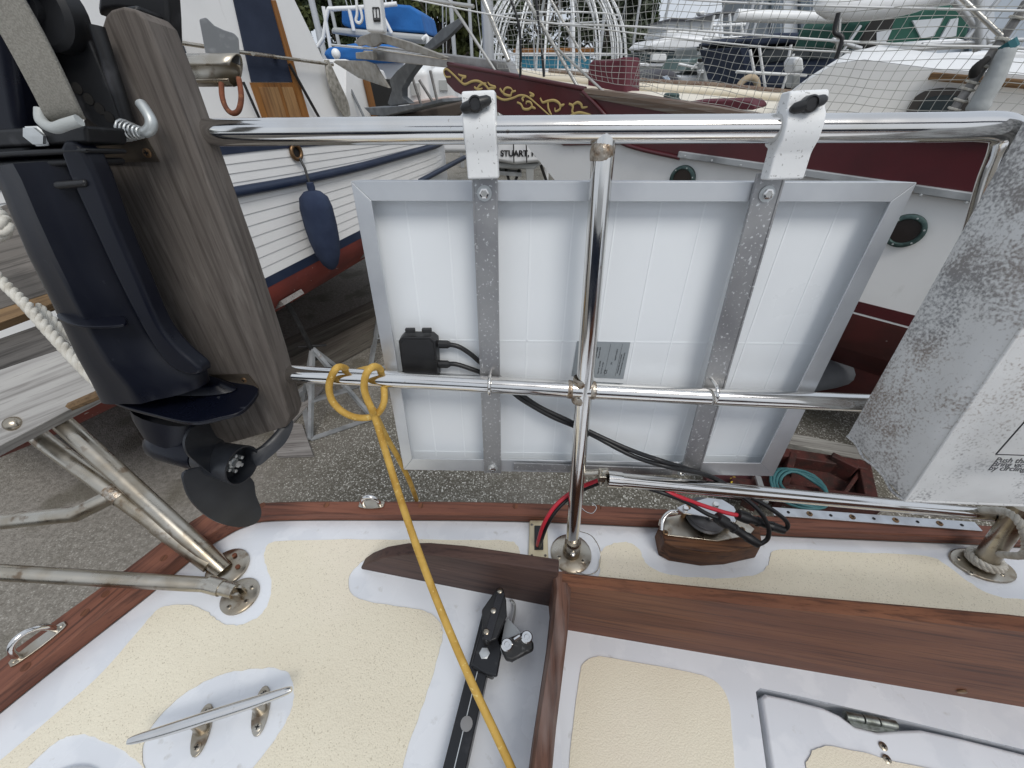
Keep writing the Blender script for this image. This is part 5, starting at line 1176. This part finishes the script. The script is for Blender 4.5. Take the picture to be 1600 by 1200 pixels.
# blue covered motor boat behind the trawler
bt = thing('covered_motorboat', 'motor boat with bright blue canvas flybridge and foredeck covers behind the anchors', 'boat', V((-3.5, 9.5, 0)))
Yb = 9.0
slab('hull', ((380, 118), (760, 118), (740, 240), (400, 240)), Yb + .1, 2.6, WHTF, bt, .1)
slab('cabin', ((560, 96), (700, 96), (705, 125), (555, 125)), Yb, 2.0, WHTF, bt, .05)
slab('flybridge_cover', ((533, 12), (560, 8), (600, 5), (640, 8), (657, 20), (664, 52), (600, 48), (545, 44), (533, 38)), Yb, 1.6, BLUECL, bt, .04)
slab('flybridge_coaming', ((518, 42), (545, 44), (664, 54), (668, 66), (560, 58), (516, 52)), Yb - .1, 1.8, GREYH, bt, .04)
slab('foredeck_cover', ((500, 84), (512, 74), (560, 66), (615, 70), (625, 98), (560, 100), (515, 98)), Yb - .5, 1.6, BLUECL, bt, .1)
for px in (((505, 60), (512, 18), (520, 14), (560, 12), (620, 6)), ((497, 72), (505, 60)), ((545, 12), (553, 48)), ((588, 5), (612, 52)), ((520, 95), (505, 10)), ((660, 62), (668, 58), (668, 92))): mtube('rail', px, Yb - .15, .03, WTUBE, bt)
mtube('lamp_post', ((524, 98), (525, 82)), Yb - .7, .02, WTUBE, bt); MB().ball(yp(525, 84, Yb - .7), .07, 8).build('deck_lamp', WTUBE, bt, 60)
bcs = thing('white_case', 'tall white plastic case with black window symbol strapped to the bow rail', 'case', yp(578, 50, 5.6))
slab('case', ((558, -30), (590, -30), (600, 52), (572, 50), (566, 0)), 5.6, .18, WTUBE, bcs, .03)
for px in (((582, 12), (593, 12), (594, 32), (584, 32)),):
    for i in range(3): a = yp(582.3 + i * 5, 12, 5.595); b = yp(584 + i * 5, 32, 5.595); MB().tube([a, b], .006, 6).build('print', INK, bcs)
    MB().tube(Q(((582, 12), (592, 12)), 5.595), .006, 6).build('print', INK, bcs); MB().tube(Q(((584, 31), (594, 31)), 5.595), .018, 6).build('print', INK, bcs)
MB().tube(spline(Q(((556, -10), (558, 20), (556, 32), (562, 36), (566, 28), (562, 10)), 5.5), 4), .014, 6).build('hanging_line', WTUBE, bcs, 60)
# trawler stern clutter: white outboards and dark wooden skiff
def outb(x, y, Y, s, label):
    t = thing('white_outboard', label, 'outboard motor', yp(x, y, Y), 'white outboard cowls')
    c = yp(x, y, Y)
    MB().box(c, (.34 * s, .5 * s, .45 * s), Matrix.Rotation(.1, 3, 'X')).build('cowl', WTUBE, t, 30, bevel=.07 * s, seg=3)
    MB().box(c - V((0, -.02, .36 * s)), (.16 * s, .3 * s, .4 * s)).build('leg', WTUBE, t, 30, bevel=.03)
    MB().box(c - V((0, .26 * s, .0)), (.12 * s, .02, .12 * s)).build('badge', GREYH, t, 30)
outb(655, 138, 7.2, 1.15, 'white outboard motor cowl beyond the claw anchor'); outb(696, 132, 7.6, 1.0, 'white outboard motor tucked under the tip of maroon bow')
sk2 = thing('wooden_skiff', 'dark wooden skiff with pale floor beyond the trawler stern', 'skiff', yp(660, 170, 6.6))
slab('hull', ((575, 188), (640, 176), (722, 158), (722, 178), (700, 196), (600, 205)), 6.5, .5, pm('dark skiff', (.07, .055, .045), .7), sk2, .03)
slab('floor', ((640, 160), (700, 152), (716, 156), (640, 174)), 6.55, .4, pm('pale pink floor', (.48, .38, .34), .7), sk2)
for px in (((655, 125), (680, 165)), ((672, 110), (685, 165)), ((640, 108), (660, 170))): mtube('stay', px, 6.4, .018, GST, sk2)
# STUART transom
stt = thing('white_yacht_stern', 'white yacht stern with black STUART lettering seen under stern rail', 'yacht', yp(800, 250, 9.2))
slab('transom', ((735, 205), (870, 205), (868, 240), (845, 254), (805, 258), (770, 252), (740, 238)), 9.2, .8, WHTF, stt, .08)
slab('bottom', ((770, 254), (845, 256), (835, 266), (780, 264)), 9.3, .8, GREYH, stt, .05)
slab('keel', ((822, 264), (834, 264), (833, 290), (824, 290)), 9.3, .8, GREYH, stt)
a, b = yp(782, 244, 9.19), yp(835, 244, 9.19)
text_mesh('lettering', 'STUART, FL', .155, INK, stt, a, V((1, 0, 0)), V((0, -.15, 1)), .002, bold=.035)
for x in (802, 822): mtube('stay', ((x, 215), (x + 1, 254)), 9.1, .012, BLKRUB, stt)
mk = thing('stern_stand', 'dark steel poppet stand propping the lettered white stern', 'jack stand', yp(800, 285, 9.4))
for px in (((780, 262), (768, 300)), ((790, 262), (800, 300)), ((812, 262), (800, 300)), ((845, 258), (860, 300))): mtube('leg', px, 9.4, .03, HOLE, mk)
slab('board', ((760, 266), (815, 270), (815, 276), (760, 272)), 9.35, .3, GALV, mk)
# white wire ball
wb = thing('wire_ball', 'large white open ball of bent tubes standing beyond the sailboat bow', 'ball', yp(862, 150, 11.5))
c = yp(862, 112, 11.5); Rb = 1.68
for i in range(9):
    a = math.pi * i / 9
    for dr in (0, .10):
        pts = [c + V((math.cos(a) * math.sin(t) * (Rb - dr), math.sin(a) * math.sin(t) * (Rb - dr), math.cos(t) * (Rb - dr))) for t in [2 * math.pi * k / 40 for k in range(40)]]
        MB().tube(pts, .016, 6, closed=True).build('hoop', WTUBE, wb, 60)
for zz in (-.9, -.3, .3, .9):
    r = math.sqrt(Rb * Rb - zz * zz); MB().tube([c + V((math.cos(t) * r, math.sin(t) * r, zz)) for t in [2 * math.pi * k / 40 for k in range(40)]], .014, 6, closed=True).build('hoop', WTUBE, wb, 60)
MB().tube([V((c.x, c.y, 0)), V((c.x, c.y, c.z - Rb))], .06, 8).build('post', WTUBE, wb)
# teal cabin
tc = thing('teal_workboat', 'small teal cabin with wooden roof edge behind the wire ball', 'boat', yp(860, 110, 14))
slab('cabin', ((808, 82), (922, 80), (924, 108), (808, 106)), 14, 1.5, pm('teal paint', (.02, .17, .26), .5), tc, .02)
slab('roof', ((802, 76), (928, 74), (928, 82), (802, 84)), 13.9, 1.7, BRN, tc, .02)
slab('hull', ((760, 106), (940, 106), (930, 150), (780, 150)), 14, 1.6, WHTF, tc, .05)
# sport fishing yacht
sf = thing('sport_yacht', 'white sport fishing yacht with enclosed flybridge and dark windscreen far behind the net', 'yacht', yp(1070, 200, 20))
Ys = 20
slab('hull', ((978, 104), (1010, 98), (1200, 106), (1200, 170), (1000, 165)), Ys, 3.5, GREYH, sf, .15)
slab('sheer', ((976, 98), (1200, 100), (1200, 107), (980, 104)), Ys - .1, 3.6, WHTF, sf, .05)
slab('deckhouse', ((1010, 80), (1130, 76), (1140, 100), (1000, 98)), Ys + .1, 3.2, GLS, sf, .1)
slab('house_top', ((1008, 76), (1024, 62), (1060, 55), (1130, 57), (1140, 78), (1060, 80)), Ys, 3.3, WHTF, sf, .2)
slab('flybridge', ((1035, 52), (1045, 46), (1118, 46), (1128, 60), (1040, 58)), Ys + .2, 3.0, WHTF, sf, .1)
slab('enclosure', ((1042, 31), (1112, 31), (1118, 48), (1040, 48)), Ys + .25, 2.6, VINYL, sf, .05)
slab('hardtop', ((1038, 31), (1050, 28), (1105, 28), (1116, 32), (1040, 33)), Ys + .1, 3.0, pm('dark hardtop', (.06, .06, .07), .5), sf, .05)
for x in (1042, 1060, 1080, 1098, 1114): mtube('enclosure_post', ((x, 31), (x, 48)), Ys + .2, .035, GREYH, sf)
slab('rail_box', ((1020, 84), (1042, 84), (1042, 96), (1018, 96)), Ys - .2, .5, WTUBE, sf, .05)
slab('radar', ((1092, 18), (1102, 16), (1102, 24), (1094, 24)), Ys + .5, .4, WTUBE, sf, .05)
# second cruiser
s2 = thing('motor_cruiser', 'grey and white cruiser with tuna tower and arched hardtop beside the sport yacht', 'cruiser', yp(1140, 200, 15))
Y2 = 15
slab('hull', ((1060, 118), (1230, 112), (1230, 190), (1090, 190)), Y2, 3, WHTF, s2, .1)
slab('windscreen', ((1080, 92), (1140, 82), (1150, 108), (1066, 112)), Y2, 2.4, pm('greenish screen', (.16, .22, .21), .1), s2, .05)
slab('house', ((1096, 72), (1190, 66), (1200, 116), (1104, 118)), Y2 + .2, 2.6, GREYH, s2, .1)
slab('arch_top', ((1112, 24), (1122, 18), (1150, 17), (1160, 22), (1135, 23)), Y2, 2.4, pm('dark hardtop', (.06, .06, .07), .5), s2, .04)
for px in (((1116, 24), (1098, 100)), ((1128, 22), (1120, 110)), ((1156, 22), (1168, 105)), ((1140, 22), (1146, 108)), ((1098, 60), (1180, 58)), ((1090, 84), (1190, 80)), ((1112, 40), (1165, 38)), ((1080, 108), (1110, 80)), ((1060, 100), (1100, 108))): mtube('tower_tube', px, Y2 - .2, .035, WTUBE, s2)
slab('motor', ((1118, 96), (1136, 92), (1142, 132), (1120, 136)), Y2 - .5, .5, WTUBE, s2, .1); slab('motor', ((1096, 98), (1112, 96), (1114, 130), (1098, 132)), Y2 - .5, .5, GREYH, s2, .1)
for i in range(16):
    x = 1085 + random.random() * 110; y = 60 + random.random() * 70; slab('deck_gear', ((x, y), (x + 9 * random.random() + 3, y - 1), (x + 8, y + 7 * random.random() + 3), (x + 1, y + 6)), Y2 - .3 - random.random() * .5, .2, random.choice((WTUBE, GREYH, HOLE, GALV)), s2, .02)
# navy covered boat
nb = thing('navy_canvas_boat', 'boat shrouded in dark navy canvas bimini and covers beside the white cabin', 'boat', yp(1230, 190, 8.5))
Y3 = 8.6
slab('hull', ((1120, 146), (1400, 138), (1400, 260), (1160, 260)), Y3, 2.4, WHTF, nb, .1)
slab('bimini', ((1158, 66), (1170, 56), (1220, 51), (1290, 50), (1330, 58), (1332, 72), (1240, 66), (1180, 72)), Y3, 2.0, NAVYCL, nb, .06)
slab('side_curtain', ((1154, 74), (1172, 72), (1180, 130), (1168, 134)), Y3 + .05, 1.8, NAVYCL, nb, .03)
slab('dodger', ((1180, 102), (1240, 94), (1340, 90), (1340, 136), (1250, 138), (1175, 136)), Y3 + .2, 1.8, NAVYCL, nb, .1)
slab('cockpit', ((1190, 72), (1330, 72), (1330, 92), (1190, 104)), Y3 + .4, 1.6, GLS, nb, .02)
for px in (((1186, 72), (1196, 140)), ((1236, 70), (1230, 100)), ((1172, 78), (1184, 142)), ((1325, 70), (1310, 140)), ((1150, 112), (1260, 118)), ((1240, 84), (1222, 140))): mtube('frame_tube', px, Y3 - .1, .022, WTUBE, nb)
slab('covered_motor', ((1238, 98), (1245, 88), (1256, 90), (1258, 112), (1240, 116)), Y3 - .6, .3, WHTF, nb, .08)
slab('motor_leg', ((1240, 116), (1252, 116), (1250, 138), (1236, 138)), Y3 - .6, .2, GREYH, nb, .03)
hs_ = thing('lifebuoy', 'tan horseshoe lifebuoy resting on the far sailboat rail', 'lifebuoy', yp(1168, 140, 6.4)); MB().tube([yp(1168, 141, 6.4) + V((math.cos(t) * .13, .02, math.sin(t) * .13)) for t in [-.5 + i * .26 for i in range(17)]], .04, 8).build('ring', pm('tan foam', (.40, .32, .22), .8), hs_, 60)
dc = slab('dark_cover', ((1008, 132), (1018, 116), (1036, 108), (1058, 112), (1066, 134)), 6.6, .8, pm('charcoal cover', (.06, .06, .07), .8), None, .06); tag(dc, 'charcoal rounded cover beyond the sailboat far rail', 'cover')
pb_ = slab('blue_white_board', ((1036, 120), (1044, 118), (1056, 138), (1046, 139)), 6.2, .05, pm('pale blue board', (.42, .50, .60), .5), None, .01); tag(pb_, 'pale blue board leaning on the charcoal cover', 'board')
# green dodger yacht with stowed booms
gd_ = thing('green_dodger_yacht', 'yacht with dark green canvas dodger, clear panels and white stowed boom', 'yacht', yp(1420, 150, 6.2))
Y4 = 6.2
slab('hull', ((1345, 90), (1640, 76), (1640, 260), (1350, 260)), Y4 + .2, .5, WHTF, gd_, .05)
slab('dodger', ((1338, 76), (1352, 36), (1372, 18), (1420, 14), (1500, 4), (1520, 30), (1512, 62), (1400, 74)), Y4, 1.4, GREENCL, gd_, .05)
slab('dark_opening', ((1340, 76), (1355, 40), (1372, 22), (1402, 20), (1386, 74)), Y4 - .01, .1, HOLE, gd_, .02)
slab('clear_panel', ((1426, 32), (1474, 28), (1460, 56), (1440, 60)), Y4 - .02, .02, VINYL, gd_)
slab('clear_panel', ((1370, 50), (1394, 46), (1382, 72), (1370, 72)), Y4 - .02, .02, VINYL, gd_)
slab('clear_panel', ((1486, 30), (1498, 28), (1494, 56), (1468, 62)), Y4 - .02, .02, VINYL, gd_)
slab('sail_bundle', ((1385, 76), (1420, 66), (1500, 60), (1525, 66), (1520, 76), (1400, 82)), Y4 - .4, .4, WHTF, gd_, .06)
mtube('boom', ((1150, 24), (1250, 27), (1385, 26)), 6.6, .06, WTUBE, gd_, 14)
MB().tube(spline(Q(((1276, 6), (1330, 8), (1400, 2), (1470, -14), (1520, -20)), 5.6), 4), [.04, .08, .11, .12, .13, .13, .13, .13, .13, .13, .13, .12, .12, .12, .12, .12, .1], 12).build('furled_sail', WHTF, gd_, 60)
for px, r in ((((1490, 0), (1545, 66)), .03), (((1560, 0), (1510, 60)), .025), (((1345, 40), (1310, 90)), .015), (((1300, 62), (1345, 76)), .02), (((1525, -20), (1530, 76)), .05), (((1440, 70), (1600, 62)), .02)): mtube('rigging', px, 5.4, r, MASTM, gd_)
# shed with posts at the back of the yard
sd_ = thing('boat_shed', 'pale blue grey boat storage shed with dark posts at the back of the yard', 'shed', yp(1300, 110, 32))
slab('wall', ((1195, -60), (1700, -60), (1700, 110), (1195, 104)), 32, 6, pm('pale cladding', (.42, .47, .53), .6, 0, [((.36, .41, .47), .6, .4, .7)]), sd_)
for x in (1212, 1258, 1340, 1430, 1520): slab('post', ((x - 7, -60), (x + 7, -60), (x + 8, 108), (x - 6, 108)), 31.6, .3, pm('dark post', (.10, .13, .16), .6), sd_); slab('door', ((x + 12, -60), (x + 34, -60), (x + 34, 106), (x + 13, 106)), 31.9, .1, pm('pale door', (.55, .58, .62), .6), sd_)
# masts standing in the yard
mi = 0
for x, y0, x1, y1, Y, r in ((478, -30, 508, 90, 12, .07), (520, -40, 532, 80, 18, .06), (700, -30, 712, 110, 15, .06), (757, -30, 764, 112, 9, .10), (732, -30, 738, 100, 16, .05), (886, -30, 888, 112, 17, .07), (935, -30, 936, 96, 18, .06), (1040, -30, 1038, 40, 30, .07), (1168, -30, 1150, 100, 14, .04), (1180, -30, 1162, 100, 22, .05), (986, -30, 985, 100, 24, .06)):
    lb = ('bare yacht mast just behind the trawler wheelhouse corner', 'bare yacht mast in front of the dark trees beside blue cover', 'bare yacht mast between the blue cover and maroon bow', 'thick bare mast standing close behind the maroon bow', 'thin bare mast behind the claw anchor shank', 'bare mast rising through the middle of wire ball', 'bare mast behind the right side of wire ball', 'bare mast behind the flybridge of the sport yacht', 'very thin mast over the cruiser tuna tower', 'thin mast behind the cruiser hardtop', 'bare mast beside the low dark tree')[mi]; mi += 1
    m_ = thing('yacht_mast', lb, 'mast', V((yp(x1, y1, Y).x, Y, 0)), 'masts above the yard')
    a = yp(x, y0, Y); b = V((yp(x1, y1, Y).x, Y, 0)); a2 = V((b.x, Y, max(a.z, 9)))
    MB().tube([b, a2], r, 10).build('spar', MASTM, m_, 60)
    for s in (-1, 1): MB().tube([V((b.x + s * .9, Y + .2, 2.2)), V((b.x + s * .5, Y, 6)), V((b.x, Y, max(a.z, 9) - .2))], .012, 5).build('shroud', MASTM, m_, 60)
    MB().tube([V((b.x - .5, Y, 6)), V((b.x + .5, Y, 6))], .02, 6).build('spreader', MASTM, m_, 60)
# trees
BARK = pm('bark', (.10, .085, .07), .9, bump=(8, .6, .05))
def leafm(n, c1, c2): return pm(n, c1, .6, 0, [(c2, .9, .38, .64, 3), (tuple(x * .55 for x in c1), 3.5, .5, .7, 3)], spec=.3)
LEAF = [leafm('dark foliage', (.042, .062, .026), (.06, .082, .032)), leafm('olive foliage', (.065, .08, .028), (.095, .11, .035)), leafm('grey green foliage', (.055, .07, .045), (.08, .095, .06))]
def tree(x, Y, h, w, lm, label, seed, clumps=80, per=130):
    rn = random.Random(seed); base = V((yp(x, 97, Y).x, Y, 0))
    t = thing('tree', label, 'tree', base, 'trees behind the yard')
    tp = base + V((rn.uniform(-.4, .4), 0, h * .72)); mid = base + V((rn.uniform(-.3, .3), 0, h * .36))
    MB().tube(spline([base, mid, tp], 5), [.22 * (1 - .07 * i) for i in range(11)], 8).build('trunk', BARK, t, 60)
    mb = MB(); limbs = MB()
    for c in range(clumps):
        u = rn.random() ** .8; zc_ = h * (.22 + .76 * u); rr = w * (.35 + .65 * math.sin(math.pi * min(.97, .18 + .8 * u)))
        a = rn.uniform(0, 6.283); q = rn.random() ** .5 * rr; cc = base + V((math.cos(a) * q, math.sin(a) * q * .7, zc_)); cr = rn.uniform(.5, 1.0) * w * .3
        if c % 4 == 0: limbs.tube([base + V((0, 0, zc_ * .55)), lerp(base + V((0, 0, zc_ * .8)), cc, .6), cc], [.07, .05, .02], 5)
        for l in range(per):
            d = V((rn.gauss(0, 1), rn.gauss(0, 1), rn.gauss(0, .8))); d.normalize(); p = cc + d * cr * rn.random() ** .4
            s = rn.uniform(.14, .28); e1_ = V((rn.gauss(0, 1), rn.gauss(0, 1), rn.gauss(0, 1))).normalized(); e2_ = e1_.cross(d)
            if e2_.length < .1: continue
            e2_.normalize(); mb.add([p - e1_ * s, p + e2_ * s * .5, p + e1_ * s, p - e2_ * s * .5], [(0, 1, 2, 3)])
    mb.build('crown', lm, t, 0); limbs.build('limb', BARK, t, 60)
for args in ((430, 30, 8.5, 2.6, LEAF[1], 'loose olive tree beyond the blue covered boat', 1), (545, 36, 9.5, 3.2, LEAF[0], 'dark dense tree behind the blue flybridge cover', 2), (690, 27, 7.4, 2.4, LEAF[1], 'olive green tree between blue cover and maroon bow', 3), (745, 40, 12, 4.0, LEAF[0], 'tall dark tree left of the white wire ball', 4), (850, 44, 12.5, 4.2, LEAF[0], 'tall dark tree behind the white wire ball', 5), (940, 42, 10.0, 3.4, LEAF[2], 'grey green tree just right of the wire ball', 6), (985, 46, 7.2, 2.6, LEAF[0], 'low dark tree beside the sport yacht bow', 7), (620, 44, 12, 4, LEAF[2], 'tall grey green tree above the blue flybridge cover', 8), (340, 40, 10, 3.6, LEAF[0], 'dark tree hidden behind trawler wheelhouse', 9)):
    tree(*args)
# ------------------------------------------------------------------ under the maroon boat: dinghy, rusty frame, hose
dg = thing('inflatable_dinghy', 'grey inflatable dinghy tube with black registration 91 TM under the sailboat', 'dinghy', zp(1300, 600, .1))
DGM = pm('grey hypalon', (.20, .21, .225), .6, 0, [((.16, .17, .18), 5, .4, .7)])
d1 = zp(1338, 572, .32); d0 = d1 + V((-1.5, -.35, .0)); dd = (d1 - d0)
MB().tube(spline([d0, lerp(d0, d1, .5), lerp(d0, d1, .78), lerp(d0, d1, .92), d1, d1 + dd * .015], 4), [.19] * 9 + [.185] * 4 + [.165, .15, .13, .11, .08, .05, .03, .01], 18).build('tube', DGM, dg, 60)
w_ = (EYE - d1).normalized(); wv = (V((0, 0, 1)) - dd.normalized() * 0).normalized()
side_n = (w_ - dd.normalized() * w_.dot(dd.normalized())).normalized()
text_mesh('registration', '91 TM', .11, INK, dg, lerp(d0, d1, .73) + side_n * .192 - V((0, 0, .045)), dd, side_n.cross(dd) * 1.0 if side_n.cross(dd).z > 0 else dd.cross(side_n), .004)
MB().tube([d0 - V((0, 0, .16)) + side_n * .12, lerp(d0, d1, .95) - V((0, 0, .13)) + side_n * .12], .014, 6).build('rubbing_strake', BLKRUB, dg)
rf = thing('boat_trailer', 'rusty red steel trailer frame lying on the aggregate below canvas bag', 'trailer frame', zp(1280, 760, .1))
def rz_(x, y, z=.18): return zp(x, y, z)
for p, q, w, h in (((1150, 702), (1345, 732), .10, .12), ((1140, 762), (1365, 792), .12, .14), ((1200, 700), (1170, 790), .10, .10), ((1345, 725), (1360, 800), .09, .1), ((1235, 715), (1215, 790), .05, .14), ((1290, 722), (1330, 742), .06, .22), ((1350, 728), (1318, 772), .03, .05)):
    MB().beam(rz_(*p), rz_(*q), w, h).build('rail', REDSTEEL, rf, 30, bevel=.008)
MB().prism([rz_(1200, 705, .12), rz_(1345, 735, .12), rz_(1355, 795, .12), rz_(1180, 780, .12)], V((0, 0, -.03))).build('plate', REDSTEEL, rf, 30)
MB().beam(rz_(1184, 745, .3), rz_(1196, 785, .3), .04, .02).build('bright_bar', ZINC, rf, 30)
MB().beam(rz_(1100, 742, .14), rz_(1180, 760, .14), .16, .08).build('side_box', pm('dark red box', (.06, .012, .014), .6), rf, 30, bevel=.01)
MB().tube(spline([rz_(x, y, .24) for x, y in ((1142, 748), (1147, 746), (1151, 750), (1148, 755), (1143, 753), (1143, 760))], 4), .008, 6).build('yellow_tag', pm('yellow mark', (.62, .45, .05), .6), rf, 60)
hz_ = thing('garden_hose', 'coiled teal garden hose on the rusty red frame', 'hose', rz_(1245, 750, .25))
HOSE = pm('teal hose', (.05, .16, .17), .5)
for i in range(4):
    rr = .20 - .018 * i; cc = rz_(1248 + 2 * i, 762, .30 + .012 * i)
    MB().tube([cc + V((math.cos(t) * rr, math.sin(t) * rr * .95, .015 * math.sin(3 * t + i))) for t in [j * .285 for j in range(22)]], .011, 8, closed=True).build('coil', HOSE, hz_, 60)
timber(zp(1215, 686, .05), zp(1420, 730, .05), .16, .1, 'pale grey bleached timber lying beyond the rusty frame', None, wood('pale timber', (.36, .35, .32), (.25, .24, .22), (.12, .11, .10), grain=(1, -.2, 0), rough=.9, scale=.6, bump=.6))
pv = MB().tube([zp(1330, 612, .12), zp(1375, 572, .12)], .028, 8).build('black_pipe', BLKPL, None, 60); tag(pv, 'black pipe lying beside the grey dinghy', 'pipe')

# ------------------------------------------------------------------ unseen yacht behind the viewer, added to put a dark band in rail reflections
nv = thing('unseen_navy_yacht', 'navy hulled yacht with white cabin added unseen behind the viewer for dark rail reflections', 'yacht', V((0, -5, 0)))
MB().grid([[V((x, -4.2 - .02 * x * x, z)) + V((0, -.25 * max(0, 2.6 - z) ** 1.3, 0)) for z in (2.7, 2.2, 1.6, 1.1, .7)] for x in (-6, -4, -2, 0, 2, 4, 6)]).build('hull', NAVY, nv, 60)
MB().box(V((0, -5.6, 3.0)), (6, 1.8, .7)).build('cabin', WHT, nv, 30, bevel=.1)
MB().box(V((0, -5.6, 2.6)), (11, 2.4, .1)).build('deck', CREAM, nv, 30)
